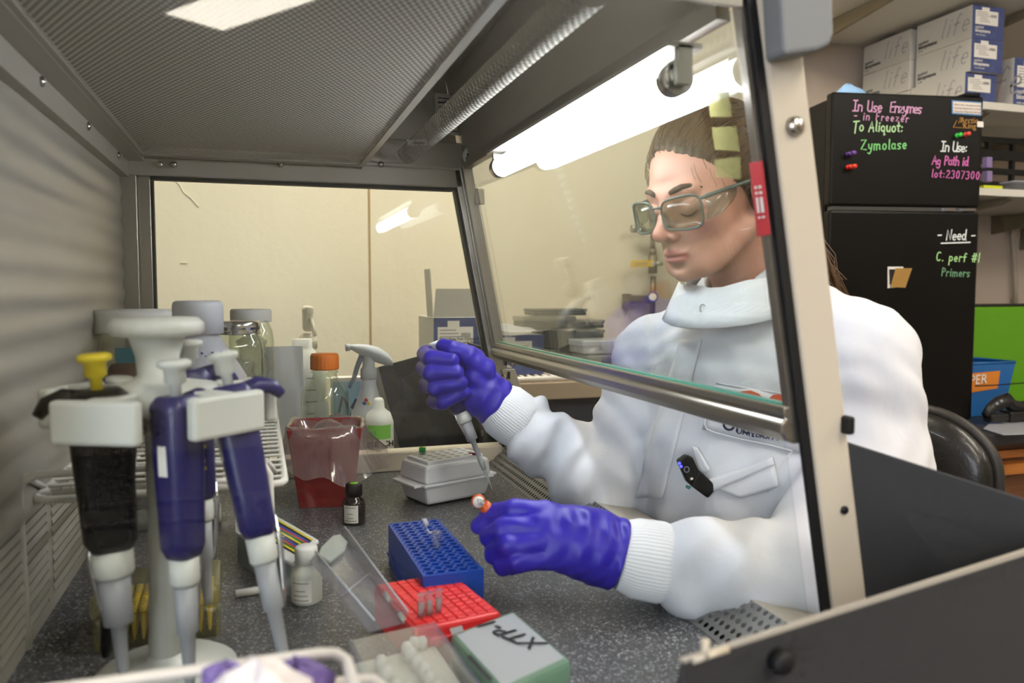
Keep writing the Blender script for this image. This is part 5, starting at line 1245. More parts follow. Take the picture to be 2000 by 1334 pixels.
# stacked plate racks
mat('rack_smoke', '#3a3b3a', .35)
clear_mat('smoke_clear', '#c8c8c2', .35, '#8f8f8a', rough=.2)
def stack_box(px0, px1, py0, py1, Y, m, label, lidm=None, dep=.09, tilt=0):
    a = P(px0, py1, Y); c = P(px1, py0, Y)
    t = empty('plate_box', ((a.x + c.x) / 2, Y + dep / 2, a.z), tilt, label, 'plate box', 'plate boxes stacked behind the sash')
    w = c.x - a.x; h = c.z - a.z
    part('box_base', MATS[m], t, lambda b: b.span((-w / 2, -dep / 2, 0), (w / 2, dep / 2, h * .55)), bev=.003)
    part('box_lid', MATS[lidm or m], t, lambda b: b.span((-w / 2 - .002, -dep / 2 - .002, h * .55), (w / 2 + .002, dep / 2 + .002, h)), bev=.003)
    part('lid_latch', MATS[lidm or m], t, lambda b: b.box((0, -dep / 2 - .003, h * .55), (w * .2, .004, h * .3)))
    return t
stack_box(1062, 1124, 642, 730, 1.86, 'rack_smoke', 'tall dark box at the bottom of the stack seen through the sash')
stack_box(1024, 1124, 618, 641, 1.86, 'rack_smoke', 'grey plate box lying across the tall dark box', 'smoke_clear')
stack_box(1046, 1146, 603, 617, 1.86, 'rack_smoke', 'dark flat plate box on the very top of the stack')
stack_box(1126, 1180, 662, 728, 1.86, 'rack_smoke', 'lowest plate box of the shorter stack beside the tall one', 'smoke_clear')
stack_box(1116, 1180, 643, 661, 1.86, 'rack_smoke', 'middle plate box of the shorter stack', 'smoke_clear')
stack_box(1108, 1180, 624, 642, 1.86, 'rack_smoke', 'uppermost plate box of the shorter stack', 'smoke_clear')
t = stack_box(1138, 1225, 664, 692, 1.76, 'milky', 'pale clear tray in front of the dark plate boxes', 'milky')
stack_box(1140, 1225, 692.5, 735, 1.76, 'rack_smoke', 'dark box carrying the pale clear tray', 'smoke_clear')
# gas tap on the wall
mat('brass_old', '#7a6c5c', .45, .5); mat('tap_yellow', '#d8b028', .5); mat('nickel', '#a8a698', .35, .6)
YV = WALL - .04
t = empty('gas_tap', P(1275, 600, YV), 0, 'wall-mounted gas tap with yellow lever handle beside the scientist', 'gas tap')
part('riser_pipe', MATS['brass_old'], t, lambda b: (b.cyl(P(1274, 622, YV), P(1276, 540, YV), .009), b.cyl(P(1276, 470, YV), P(1275, 440, YV), .009), b.cyl(P(1276, 455, YV), P(1276, 456, YV - .02), .011)), world=True)
part('valve_body', MATS['brass_old'], t, lambda b: (b.cyl(P(1275, 534, YV), P(1275, 498, YV), .015, seg=8), b.cyl(P(1275, 498, YV), P(1275, 486, YV), .011), b.cyl(P(1275, 486, YV), P(1275, 466, YV), .008)), world=True)
part('lever_handle', MATS['tap_yellow'], t, lambda b: b.slab([P(1231, 522, YV - .022), P(1277, 521, YV - .022), P(1277, 508, YV - .022), P(1234, 509, YV - .022), P(1231, 513, YV - .022)], .004, Vector((0, -1, 0))), world=True, bev=.001)
part('handle_print', MATS['ink_grey'], t, lambda b: [b.box(P(1243 + i * 4, 515, YV - .0275), (.0035, .0006, .007 - .002 * (i % 2))) for i in range(6)], world=True)
part('stem_nut', MATS['nickel'], t, lambda b: (b.cyl(P(1281, 515, YV - .02), P(1293, 515, YV - .02), .007, seg=8), b.cyl(P(1275, 515, YV), P(1275, 515, YV - .028), .006)), world=True)
part('hose_nozzle', MATS['nickel'], t, lambda b: (b.cyl(P(1278, 449, YV), P(1256, 449, YV), .007), b.cyl(P(1258, 449, YV), P(1236, 447, YV), .010), b.cyl(P(1240, 447, YV), P(1233, 447, YV), .012)), world=True)
part('wall_bracket', MATS['brass_old'], t, lambda b: (b.box(P(1247, 585, YV + .01), (.075, .03, .028), bev=.003), b.box(P(1224, 588, YV + .01), (.008, .05, .045))), world=True)
part('blue_gauge', mat('gauge_blue', '#4a4a9a', .4), t, lambda b: b.cyl(P(1275, 580, YV), P(1275, 580, YV - .02), .017), world=True)
part('gauge_face', MATS['label_white'], t, lambda b: b.cyl(P(1275, 580, YV - .0205), P(1275, 580, YV - .0215), .012), world=True)
# ------------------------------------------------------------------ the scientist
def skin_mat():
    m = bpy.data.materials.new('skin'); m.use_nodes = True; nt = m.node_tree; b = nt.nodes['Principled BSDF']
    a = nt.nodes.new('ShaderNodeAttribute'); a.attribute_name = 'tone'
    nt.links.new(a.outputs['Color'], b.inputs['Base Color']); b.inputs['Roughness'].default_value = .48
    b.inputs['Subsurface Weight'].default_value = .25; b.inputs['Subsurface Radius'].default_value = (.009, .0035, .002); b.inputs['Subsurface Scale'].default_value = .6
    tc = nt.nodes.new('ShaderNodeTexCoord'); n = nt.nodes.new('ShaderNodeTexNoise'); n.inputs['Scale'].default_value = 900
    bp = nt.nodes.new('ShaderNodeBump'); bp.inputs['Strength'].default_value = .08; bp.inputs['Distance'].default_value = .001
    nt.links.new(tc.outputs['Object'], n.inputs['Vector']); nt.links.new(n.outputs['Fac'], bp.inputs['Height']); nt.links.new(bp.outputs[0], b.inputs['Normal'])
    MATS['skin'] = m; return m
skin_mat()
mat('coat_white', '#d3d4da', .75, bump=(16, .55, .010), stretch=(1.0, 1.0, .55))
mat('coat_knit', '#dfe0e4', .85)
mat('glove_blue', '#2a1c9c', .42, bump=(120, .12, .001), vary=(18, '#2f22a8'))
mat('hair_brown', '#33251a', .6, vary=(60, '#46341f'), stretch=(1, 1, 1))
mat('hair_strand', '#5f4830', .5)
mat('brow_brown', '#3b2a20', .8)
mat('frame_green', '#4a5650', .3)
clear_mat('frame_clear', '#eef2ee', .04, '#9fafa6', rough=.1)
clear_mat('lens', '#e6eae4', .0, '#c8d0cc', rough=.02, ior=1.25)
mat('navy_print', '#1a1e3c', .7); mat('orange_print', '#d65a2a', .7)
SP = .82
hyaw, hpit, hrol = math.radians(195.8), math.radians(14.0), math.radians(.8)
_f = Vector((math.cos(hyaw) * math.cos(hpit), math.sin(hyaw) * math.cos(hpit), -math.sin(hpit)))
_l = Vector((0, 0, 1)).cross(_f).normalized(); _u = _f.cross(_l)
_l2 = _l * math.cos(hrol) + _u * math.sin(hrol); _u2 = _f.cross(_l2)
HP = Vector((.4999, .8082, .4149))
HM = Matrix.Translation(HP) @ Matrix(((_l2.x, _f.x, _u2.x), (_l2.y, _f.y, _u2.y), (_l2.z, _f.z, _u2.z))).to_4x4() @ Matrix.Scale(SP, 4)
BN = Vector((-.9205, -.3907, 0)); BL = Vector((.3907, -.9205, 0)); BS = Vector((.562, .824, .256))
person = empty('person', (.58, .85, FLOOR), 0, 'seated scientist in white lab coat, safety glasses and purple gloves, pipetting', 'person')
def head_sdf(X, Y, Z):
    ax = np.abs(X); p = (X, Y, Z); q = (ax, Y, Z)
    d = s_ell(p, (0, -.006, .034), (.0715, .094, .083))
    d = smin(d, s_ell(p, (0, .036, -.022), (.0575, .058, .080)), .03)          # face mass
    d = smin(d, s_ell(p, (0, .052, -.074), (.040, .042, .036)), .025)           # jaw
    d = smin(d, s_ell(p, (0, .082, -.100), (.015, .011, .012)), .018)           # chin
    d = smin(d, s_caps(q, (.060, .000, -.055), (.028, .066, -.094), .013, .012), .022)   # jaw line
    d = smin(d, s_ell(q, (.040, .062, -.028), (.020, .020, .020)), .02)          # cheek
    d = smin(d, s_caps(q, (.008, .090, .008), (.040, .080, .012), .0065, .0055), .014)      # brow
    d = smax(d, -s_sph(q, (.033, .108, -.013), .0215), .014)                     # eye socket
    d = smin(d, s_ell(q, (.0325, .0800, -.014), (.0165, .0118, .0120)), .004)    # lids
    d = smin(d, s_caps(p, (0, .088, .004), (0, .1115, -.037), .0068, .0086), .010)   # nose bridge
    d = smin(d, s_sph(p, (0, .1150, -.0415), .0094), .006)
    d = smin(d, s_ell(q, (.0115, .100, -.0455), (.0072, .0100, .0072)), .006)
    d = smax(d, -s_ell(q, (.0058, .106, -.0525), (.0034, .006, .0030)), .003)
    d = smin(d, s_caps(p, (0, .0945, -.054), (0, .0965, -.064), .006, .006), .008)
    d = smin(d, s_ell(p, (0, .0932, -.0700), (.0200, .0088, .0042)), .005)       # lips
    d = smin(d, s_ell(p, (0, .0912, -.0790), (.0170, .0094, .0054)), .005)
    d = smax(d, -s_ell(p, (0, .1020, -.0745), (.0215, .0085, .0010)), .0020)
    d = smax(d, -s_ell(p, (0, .096, -.0905), (.014, .006, .0045)), .006)
    e = s_ell(q, (.0745, -.010, -.010), (.0085, .019, .029))                     # ears
    e = smax(e, -s_ell(q, (.082, -.006, -.006), (.006, .011, .018)), .004)
    d = smin(d, e, .005)
    d = smin(d, s_caps(p, (0, -.028, -.070), (0, -.060, -.21), .050, .055), .025)  # neck
    d = smin(d, s_caps(p, (-.13, -.085, -.26), (.13, -.085, -.26), .055), .07)     # shoulders inside the coat
    return d
v, f = surface_nets(head_sdf, (-.2, -.16, -.325), (.2, .13, .125), .0024)
me = bpy.data.meshes.new('body'); me.from_pydata([tuple(HM @ Vector(p)) for p in v.tolist()], [], f.tolist())
me.polygons.foreach_set('use_smooth', [True] * len(me.polygons))
tone = np.tile(np.array(lin('#b98773')), (len(v), 1))
def mixc(mask, col, k):
    w = (np.clip(mask, 0, 1) * k)[:, None]; tone[:] = tone * (1 - w) + np.array(lin(col)) * w
x, y, z = v[:, 0], v[:, 1], v[:, 2]
lip = np.clip(1.25 - np.sqrt((x / .0200) ** 2 + ((z + .0745) / .0098) ** 2), 0, .25) * 4 * (y > .082)
mixc(np.exp(-(((np.abs(x) - .042) / .02) ** 2 + ((z + .035) / .022) ** 2)) * (y > .03), '#c4796c', .55)
mixc(np.exp(-((x / .014) ** 2 + ((z + .042) / .014) ** 2)) * (y > .09), '#c2796d', .5)
mixc(lip, '#a95c58', .85)
mixc(np.exp(-(((np.abs(x) - .0325) / .018) ** 2 + ((z + .014) / .011) ** 2)) * (y > .07), '#ab7568', .5)
at = me.color_attributes.new('tone', 'FLOAT_COLOR', 'POINT'); at.data.foreach_set('color', tone.astype(np.float32).ravel())
me.materials.append(MATS['skin']); body = bpy.data.objects.new('body', me); COL.objects.link(body); put(body, person, True)
HB = BVHTree.FromPolygons([tuple(p) for p in v.tolist()], f.tolist())
def face_pt(x, z, lift=.0006):   # point on the face in head space
    h = HB.ray_cast(Vector((x, .3, z)), Vector((0, -1, 0)))
    return h[0] + Vector((0, lift, 0)) if h[0] is not None else Vector((x, .08, z))
def hpart(name, m, fn, parent=person, **kw):
    b = MB(); fn(b); b.xf(HM); return b.build(name, MATS[m] if isinstance(m, str) else m, parent, True, **kw)
for sgn in (-1, 1):
    hpart('eyebrow', 'brow_brown', lambda b: b.tube([face_pt(sgn * xx, zz, -.0006) for xx, zz in ((.013, .0105), (.020, .0130), (.030, .0160), (.040, .0160), (.049, .0105))], [.0030, .0042, .0040, .0030, .0012], 8))
    hpart('eyelashes', 'brow_brown', lambda b: b.tube([face_pt(sgn * xx, zz, .0010) for xx, zz in ((.0195, -.0185), (.025, -.0218), (.0325, -.0232), (.040, -.0215), (.047, -.0165))], [.0006, .0010, .0013, .0013, .0007], 6))
# hair -----------------------------------------------------------------------------------------
def hair_region(X, Y, Z): return (Y - .080) * .78 - (Z - .064) * .63
def hair_sdf(X, Y, Z):
    p = (X, Y, Z)
    d = s_ell(p, (0, -.010, .036), (.0775, .099, .0885))
    d = smin(d, s_ell(p, (0, -.055, -.03), (.060, .05, .055)), .03)
    rip = .0011 * np.sin(np.arctan2(X, Z + .10) * 90 + 6 * np.sin(Y * 40)) + .0007 * np.sin(X * 420 + Y * 90)
    d = d + rip
    return smax(d, hair_region(X, Y, Z) - .004 * np.sin(X * 60), .006)
v2, f2 = surface_nets(hair_sdf, (-.09, -.125, -.10), (.09, .10, .135), .0026)
me = bpy.data.meshes.new('hair'); me.from_pydata([tuple(HM @ Vector(p)) for p in v2.tolist()], [], f2.tolist()); me.polygons.foreach_set('use_smooth', [True] * len(me.polygons))
me.materials.append(MATS['hair_brown']); hair = bpy.data.objects.new('hair', me); COL.objects.link(hair); put(hair, person, True)
rnd = random.Random(11)
def on_skull(dirv, lift):
    d = dirv.normalized(); c = Vector((0, -.010, .036)); r = (.0775, .099, .0885)
    t = 1 / math.sqrt(sum((d[i] / r[i]) ** 2 for i in range(3))); return c + d * (t + lift)
hs = MB(); tail = Vector((0, -1, -.10)).normalized()
def hairline(phi):
    for k in range(60):
        el = -.75 + k * .035
        d = Vector((math.sin(phi) * math.cos(el), math.cos(phi) * math.cos(el), math.sin(el))); q = on_skull(d, 0)
        if hair_region(q.x, q.y, q.z) < 0: return el
    return .6
for i in range(1000):
    phi = rnd.uniform(-1.75, 1.75)          # around the hairline from ear to ear
    el = hairline(phi) - rnd.uniform(-.10, .07)
    start = Vector((math.sin(phi) * math.cos(el), math.cos(phi) * math.cos(el), math.sin(el)))
    pts = []; lift = rnd.uniform(.0003, .0020); bow = rnd.uniform(-.12, .12); t0 = 0 if rnd.random() < .6 else rnd.uniform(0, .5); t1 = rnd.uniform(.5, 1.0)
    for k in range(9):
        u = t0 + (t1 - t0) * k / 8
        w = (start * (1 - u) + tail * u + Vector((start.x * .5, 0, .45 + bow)) * math.sin(math.pi * u) * (1 - .5 * abs(start.x))).normalized()
        pts.append(on_skull(w, lift * math.sin(math.pi * min(1, .15 + k / 8)) - (.003 if u < .02 else 0)))
    hs.tube(pts, .0005, 3)
for i in range(24):                           # loose hair at the forehead and temple
    sx_ = rnd.choice((-1, 1)); a0 = Vector((sx_ * rnd.uniform(.035, .072), rnd.uniform(.045, .085) , rnd.uniform(.03, .075)))
    hs.tube([on_skull(a0 - Vector((0, -.010, .036)), .002), on_skull(a0 - Vector((0, -.010, .036)), .004) + Vector((sx_ * .003, .002, -.010)), on_skull(a0 - Vector((0, -.010, .036)), .002) + Vector((sx_ * .005, -.002, -.026))], .00035, 3)
hs.xf(HM); o = hs.build('hair_strands', MATS['hair_strand'], hair, True); o['kind'] = 'stuff'
pt = MB()
for i in range(260):
    a = rnd.uniform(0, 2 * math.pi); r = rnd.uniform(0, 1) ** .5
    e1, e2 = math.cos(a) * r, math.sin(a) * r
    pt.tube([(e1 * .010, -.100 + e2 * .008, .022), (e1 * .022, -.132 + e2 * .014, .012), (e1 * .028 + .004, -.148 + e2 * .018, -.035), (e1 * .030 + .012, -.152 + e2 * .02, -.09), (e1 * .030 + .030 + rnd.uniform(-.010, .010), -.158 + e2 * .02, -.15 + rnd.uniform(-.02, .02)), (e1 * .026 + .044 + rnd.uniform(-.015, .015), -.160 + e2 * .018, -.20 + rnd.uniform(-.04, .03))], .0009, 3)
pt.xf(HM); o = pt.build('ponytail', MATS['hair_strand'], hair, True); o['kind'] = 'stuff'
# safety glasses --------------------------------------------------------------------------------
gl = empty('safety_glasses', HM @ Vector((0, .09, 0)), 0, 'grey-green framed safety glasses with clear side shields on the face of the scientist', 'glasses')
def rim_pt(sgn, t):
    a = 2 * math.pi * t; n = 4.0; ca, sa = math.cos(a), math.sin(a)
    r = 1 / (abs(ca) ** n + abs(sa) ** n) ** (1 / n)
    xx = .0355 + .0280 * r * ca; zz = -.0165 + .0212 * r * sa * (1 + .08 * ca)
    return Vector((sgn * xx, .1115 - (max(xx, 0) ** 2) * 4.2, zz))
for sgn in (-1, 1):
    hpart('rim', 'frame_green', lambda b: b.tube([rim_pt(sgn, k / 40) for k in range(40)], .0016, 6, closed=True), gl)
    hpart('lens', 'lens', lambda b: b.add([rim_pt(sgn, k / 40) for k in range(40)] + [Vector((sgn * .0355, .1115 - .0355 ** 2 * 4.2 + .0015, -.0165))], [(k, (k + 1) % 40, 40) for k in range(40)], True), gl, solid=.0012)
    hpart('temple', 'frame_green', lambda b: b.tube([(sgn * .0625, .0950, -.002), (sgn * .0700, .088, .000), (sgn * .0735, .060, .002), (sgn * .0770, .015, .005), (sgn * .0795, -.012, .004), (sgn * .0790, -.03, -.012)], [.0018, .0028, .0028, .0024, .0020, .0016], 8), gl)
    hpart('side_shield', 'frame_clear', lambda b: b.grid([[(sgn * .0665, .090, -.002), (sgn * .0725, .062, .000), (sgn * .0745, .038, .002)], [(sgn * .0675, .088, -.016), (sgn * .0735, .062, -.012), (sgn * .0750, .040, -.006)], [(sgn * .0620, .090, -.031), (sgn * .0705, .066, -.026), (sgn * .0735, .046, -.014)]]), gl, solid=.0012)
hpart('bridge', 'frame_green', lambda b: b.tube([(-.0085, .1105, -.007), (-.004, .1135, -.005), (.004, .1135, -.005), (.0085, .1105, -.007)], .0018, 8), gl)
hpart('nose_pad', 'frame_clear', lambda b: (b.tube([(-.0085, .1095, -.014), (-.0105, .103, -.024)], .002, 6),), gl)
hpart('nose_pad', 'frame_clear', lambda b: (b.tube([(.0085, .1095, -.014), (.0105, .103, -.024)], .002, 6),), gl)
# lab coat ----------------------------------------------------------------------------------------
def V3(p): return np.array((p.x, p.y, p.z), np.float32)
shL = BS + BL * .136 + Vector((0, 0, -.028)); shR = BS - BL * .145 + Vector((0, 0, -.046))
elL = P(1600, 1152, .605); miL = P(1694, 905, .690); wrL = P(1222, 1086, .668)
elR = P(1196, 962, .960); wrR = P(972, 792, 1.000)
NB = HM @ Vector((0, -.048, -.150))
def arm_folds(p, a, b, amp, fr, ph):
    a = V3(a); b = V3(b); d = b - a; L = float(np.linalg.norm(d)); d = d / L
    q = [p[i] - a[i] for i in range(3)]; t = q[0] * d[0] + q[1] * d[1] + q[2] * d[2]
    r = [q[i] - t * d[i] for i in range(3)]
    e1 = np.cross(d, (0, 0, 1)); e1 /= np.linalg.norm(e1); e2 = np.cross(d, e1)
    ang = np.arctan2(r[0] * e2[0] + r[1] * e2[1] + r[2] * e2[2], r[0] * e1[0] + r[1] * e1[1] + r[2] * e1[2])
    w = np.sin(fr * t + 2.8 * np.sin(ang + ph) + ph) * (.6 + .4 * np.sin(ang * 2 + ph * 2)) + .5 * np.sin(fr * 1.9 * t - 3.4 * np.sin(ang * 1.0 - ph))
    mask = np.clip(t / .03, 0, 1) * np.clip((L + .02 - t) / .03, 0, 1)
    return amp * w * mask
def coat_sdf(X, Y, Z):
    p = (X, Y, Z)
    u = (X - BS.x) * BL.x + (Y - BS.y) * BL.y; n = (X - BS.x) * BN.x + (Y - BS.y) * BN.y
    a = np.interp(Z, (-.4, -.2, 0, .12, .20, .27), (.172, .158, .142, .146, .140, .115)); bb = np.interp(Z, (-.4, -.2, 0, .12, .20, .27), (.130, .118, .104, .098, .086, .062))
    c0 = np.interp(Z, (-.4, .0, .2), (-.03, -.008, -.004))
    k = np.sqrt((u / a) ** 2 + ((n - c0) / bb) ** 2); d = (k - 1) * bb
    d = smax(d, Z - .245, .03); d = smax(d, -.40 - Z, .02)
    vf = .0042 * np.sin(u * 75 + 3 * np.sin(Z * 14) + n * 10) * np.clip((.16 - Z) / .2, 0, 1) + .002 * np.sin(u * 38 - Z * 55 + 1)
    d = d + vf
    d = smin(d, s_caps(p, V3(shL), V3(NB + BL * .045 + Vector((0, 0, -.012))), .052, .034), .03)
    d = smin(d, s_caps(p, V3(shR), V3(NB - BL * .04 + Vector((0, 0, -.030))), .048, .034), .03)
    d = smin(d, s_caps(p, V3(BS + Vector((0, 0, -.02))), V3(NB + Vector((0, 0, -.012))), .072, .052), .05)
    # right (far) arm
    r = s_caps(p, V3(shR), V3(elR), .052, .055) + arm_folds(p, shR, elR, .0050, 80, .6)
    r = smin(r, s_caps(p, V3(elR), V3(wrR + (elR - wrR) * .33), .056, .044) + arm_folds(p, elR, wrR, .0060, 85, 2.0), .014)
    d = smin(d, r, .018)
    l = s_caps(p, V3(shL), V3(miL), .058, .060) + arm_folds(p, shL, miL, .0034, 55, 1.7)
    l = smin(l, s_caps(p, V3(miL), V3(elL), .060, .066), .02)
    l = smin(l, s_caps(p, V3(elL), V3(wrL + (elL - wrL) * .33), .066, .045) + arm_folds(p, elL, wrL, .0052, 62, .3), .016)
    d = smin(d, l, .018)
    d = d + .0016 * np.sin(X * 140 + 5 * np.sin(Z * 30)) * np.sin(Y * 90 + Z * 60)
    nk = s_caps(p, V3(NB + Vector((0, 0, -.02))), V3(HM @ Vector((0, -.02, -.06))), .043, .043)
    return smax(d, -nk, .006)
coat = nets_object('lab_coat', coat_sdf, (.24, .50, -.42), (.82, 1.10, .36), .0044, MATS['coat_white'], person)
cv = [tuple(q.co) for q in coat.data.vertices]; cf = [tuple(q.vertices) for q in coat.data.polygons]
CB = BVHTree.FromPolygons(cv, cf)
def chit(px, py, lift=.0015):
    h = CB.ray_cast(CAMLOC, ray(px, py).normalized())
    if h[0] is None: return None
    return h[0] + h[1] * lift if h[1].dot(ray(px, py)) < 0 else h[0] - h[1] * lift
def conform(b, quad, nu, nv, lift=.0018):
    q = [Vector((x, y, 0)) for x, y in quad]; rows = []
    for j in range(nv + 1):
        r = []
        for i in range(nu + 1):
            s, t = i / nu, j / nv; c = (q[0] * (1 - s) + q[1] * s) * (1 - t) + (q[3] * (1 - s) + q[2] * s) * t
            r.append(chit(c.x, c.y, lift) or P(c.x, c.y, .75))
        rows.append(r)
    b.grid(rows)
# knit cuffs
def cuff(el, wr, r0, r1, back, fwd):
    ax = (wr - el).normalized(); t1 = Vector((0, 0, 1)); e1 = ax.cross(t1).normalized(); e2 = ax.cross(e1)
    M3 = Matrix(((e1.x, e2.x, ax.x), (e1.y, e2.y, ax.y), (e1.z, e2.z, ax.z)))
    part('knit_cuff', MATS['coat_knit'], coat, lambda b: b.lathe([(r0 * .9, -back), (r0, -back * .7), (r0 * .98, -back * .2), (r1 * 1.02, fwd * .5), (r1, fwd)], 256, wr, M3, wob=lambda a, z: 1 + .012 * math.cos(64 * a)), world=True)
cuff(elR, wrR, .0375, .0315, .046, .003)
cuff(elL, wrL, .0375, .0320, .046, .006)
# collar
cx_ = (HM.to_3x3() @ Vector((0, .25, 1))).normalized()
def collar(b):
    rows = []; N = 40
    for j in range(5):
        h = j / 4; r = []
        for i in range(N + 1):
            th = math.radians(36 - 330 * i / N)      # from past the front, round her left side and the back
            fw = math.cos(th); rad = .060 + .016 * (1 - h) + .040 * max(0, fw)
            sd = BN * fw * 1.05 + BL * (-math.sin(th)) if False else BN * fw + BL * math.sin(-th)
            base = NB + sd * rad + Vector((0, 0, -.060 * ((1 + fw) / 2) ** 1.3 + .012))
            r.append(base + Vector((0, 0, .046 * h)) - sd * .004 * h + Vector((0, 0, .002 * math.sin(9 * th))) * h)
        rows.append(r)
    b.grid(rows)
col = part('collar', MATS['coat_white'], coat, collar, world=True, solid=.003)
kb = BVHTree.FromPolygons([tuple(q.co) for q in col.data.vertices], [tuple(q.vertices) for q in col.data.polygons])
hh = kb.ray_cast(CAMLOC, ray(1372, 602).normalized())
sp_ = (hh[0] if hh[0] is not None else chit(1372, 602)) - ray(1372, 602).normalized() * .0028
part('snap_ring', MATS['pip_grey'], coat, lambda b: b.tube([sp_ + (CR * math.cos(k * math.pi / 8) * .75 + CU * math.sin(k * math.pi / 8)) * .0042 for k in range(16)], .0007, 6, closed=True), world=True)
# placket, patch, pocket
part('placket', MATS['coat_white'], coat, lambda b: conform(b, [(1330, 664), (1372, 664), (1296, 972), (1240, 972)], 6, 24, .0016), world=True, solid=.0016)
pq = [(1400, 748), (1600, 778), (1600, 892), (1374, 838)]
pa = part('logo_patch', MATS['coat_white'], coat, lambda b: conform(b, pq, 12, 8, .0028), world=True, solid=.0014)
part('patch_stitching', MATS['coat_knit'], pa, lambda b: b.tube([chit(x, y, .004) for x, y in ((1402, 748), (1450, 755), (1500, 763), (1550, 771)) ] , .0007, 6), world=True)
part('patch_stitching', MATS['coat_knit'], pa, lambda b: b.tube([chit(x, y, .004) for x, y in ((1395, 760), (1380, 828), (1384, 838), (1400, 844), (1450, 857), (1500, 869), (1550, 882))], .0007, 6), world=True)
def coat_text(body, size, m, px, py, px2, py2, **kw):
    a = chit(px, py, .0055); c = chit(px2, py2, .0055); n = (c - a).normalized(); up = Vector((0, 0, 1))
    nn = n.cross(up); 
    up = chit(px, py - 14, .0055) - a
    text(body, size, m, pa, a + (c - a).cross(up).normalized() * .002, right=c - a, up=up, world=True, **kw)
coat_text('OSU', .046, 'orange_print', 1432, 812, 1520, 828, bold=.0012)
coat_text('OregonState', .0185, 'navy_print', 1414, 836, 1510, 856, bold=.0004)
coat_text('UNIVERSITY', .0088, 'navy_print', 1443, 846, 1492, 856, bold=.0002)
part('pocket', MATS['coat_white'], coat, lambda b: conform(b, [(1372, 944), (1510, 892), (1524, 948), (1446, 972)], 10, 8, .0030), world=True, solid=.0016)
part('pocket_flap', MATS['coat_white'], coat, lambda b: conform(b, [(1372, 944), (1510, 892), (1516, 908), (1385, 962)], 10, 3, .0050), world=True, solid=.0016)
part('pocket_slit', MATS['coat_white'], coat, lambda b: conform(b, [(1356, 870), (1366, 872), (1392, 916), (1372, 934)], 4, 6, .005), world=True, solid=.001)
for pts in ([(1500, 960), (1510, 935), (1530, 900), (1560, 870)],):
    hits = [chit(x, y, .0012) for x, y in pts]
    if all(h is not None for h in hits): part('seam', MATS['coat_knit'], coat, lambda b: b.tube(hits, .0008, 6), world=True)
# trousers (hidden below the bench edge) ---------------------------------------------------------------
hipc = BS + Vector((0, 0, -.54)) - BN * .04
tr = MB()
for s in (-1, 1):
    h0 = hipc + BL * (.07 * s) + Vector((0, 0, .02)); kn = h0 + BN * .20 + Vector((.10, .02, .0)); kn = Vector((min(kn.x, .60), kn.y, kn.z)); ft = Vector((kn.x + .02, kn.y, FLOOR + .10))
    tr.tube([h0, kn, kn + Vector((0, 0, -.03)), ft], [.075, .058, .055, .045], 14)
    tr.tube([ft, ft + Vector((0, 0, -.04)), ft + BN * .05 + Vector((0, 0, -.055)), ft + BN * .11 + Vector((0, 0, -.065))], [.042, .040, .034, .028], 12)
tr.build('trousers', mat('trouser_navy', '#23252e', .8), person, True, subd=1)
# gloves ---------------------------------------------------------------------------------------------
def PP(t): return V3(P(*t))
def glove(name, chains, palm, wrist, lo, hi, fr):
    def sdf(X, Y, Z):
        p = (X, Y, Z); d = None
        for (a, ra), (b, rb) in palm:
            c = s_caps(p, PP(a), PP(b), ra, rb); d = c if d is None else smin(d, c, .014)
        for ch in chains:
            e = None
            for k in range(len(ch) - 1):
                (a, ra), (b, rb) = ch[k], ch[k + 1]; c = s_caps(p, PP(a), PP(b), ra, rb); e = c if e is None else smin(e, c, .0022)
            root = .012
            # fingers stay apart from one another: sharp union with each other, soft with the palm root
            d = smin(d, e, .0018)
        a, ra = wrist[0]; b, rb = wrist[1]
        w = s_caps(p, PP(a), PP(b), ra, rb)
        ax = PP(b) - PP(a); L = np.linalg.norm(ax); ax = ax / L
        t = sum((p[i] - PP(a)[i]) * ax[i] for i in range(3))
        w = w + .0014 * np.sin(t * fr) + .0010 * np.sin(t * fr * .6 + X * 160 + Z * 120)
        d = smin(d, w, .016)
        wr = np.sin(X * 210 + 4 * np.sin(Z * 70) + Y * 60) * np.sin(Z * 130 - X * 70)
        d = d + .0007 * wr
        end = t - L
        return smax(d, end, .002)
    return nets_object(name, sdf, lo, hi, .0018, MATS['glove_blue'], person)
F = lambda *j: [((x, y, Y), r) for x, y, Y, r in j]
# near hand (her left), holding the orange tube
chL = [F((1062, 1004, .692, .0130), (1004, 998, .706, .0118), (968, 1006, .722, .0108), (938, 1026, .732, .0092)),
       F((1052, 1030, .682, .0128), (985, 1034, .694, .0118), (960, 1048, .712, .0108), (978, 1060, .735, .009)),
       F((1056, 1060, .674, .0124), (995, 1066, .682, .0114), (968, 1080, .700, .0104), (992, 1086, .724, .009)),
       F((1070, 1088, .670, .0116), (1012, 1096, .676, .0106), (984, 1104, .690, .0096), (1006, 1104, .712, .0084)),
       F((1120, 1020, .715, .0150), (1040, 1004, .742, .0130), (985, 1004, .752, .0112), (948, 1014, .748, .0090))]
paL = [F((1150, 1050, .680, .026), (1075, 1018, .690, .0175)), F((1150, 1075, .675, .026), (1080, 1078, .674, .0165)), F((1150, 1060, .68, .026), (1070, 1045, .682, .0180)), F((1140, 1045, .70, .022), (1090, 1030, .71, .016))]
loL = P(920, 1150, .66); hiL = P(1215, 960, .70)
glove('glove', chL, paL, F((1140, 1062, .678, .028), (1208, 1084, .668, .0335)), (.165, .615, -.02), (.375, .80, .135), 330)
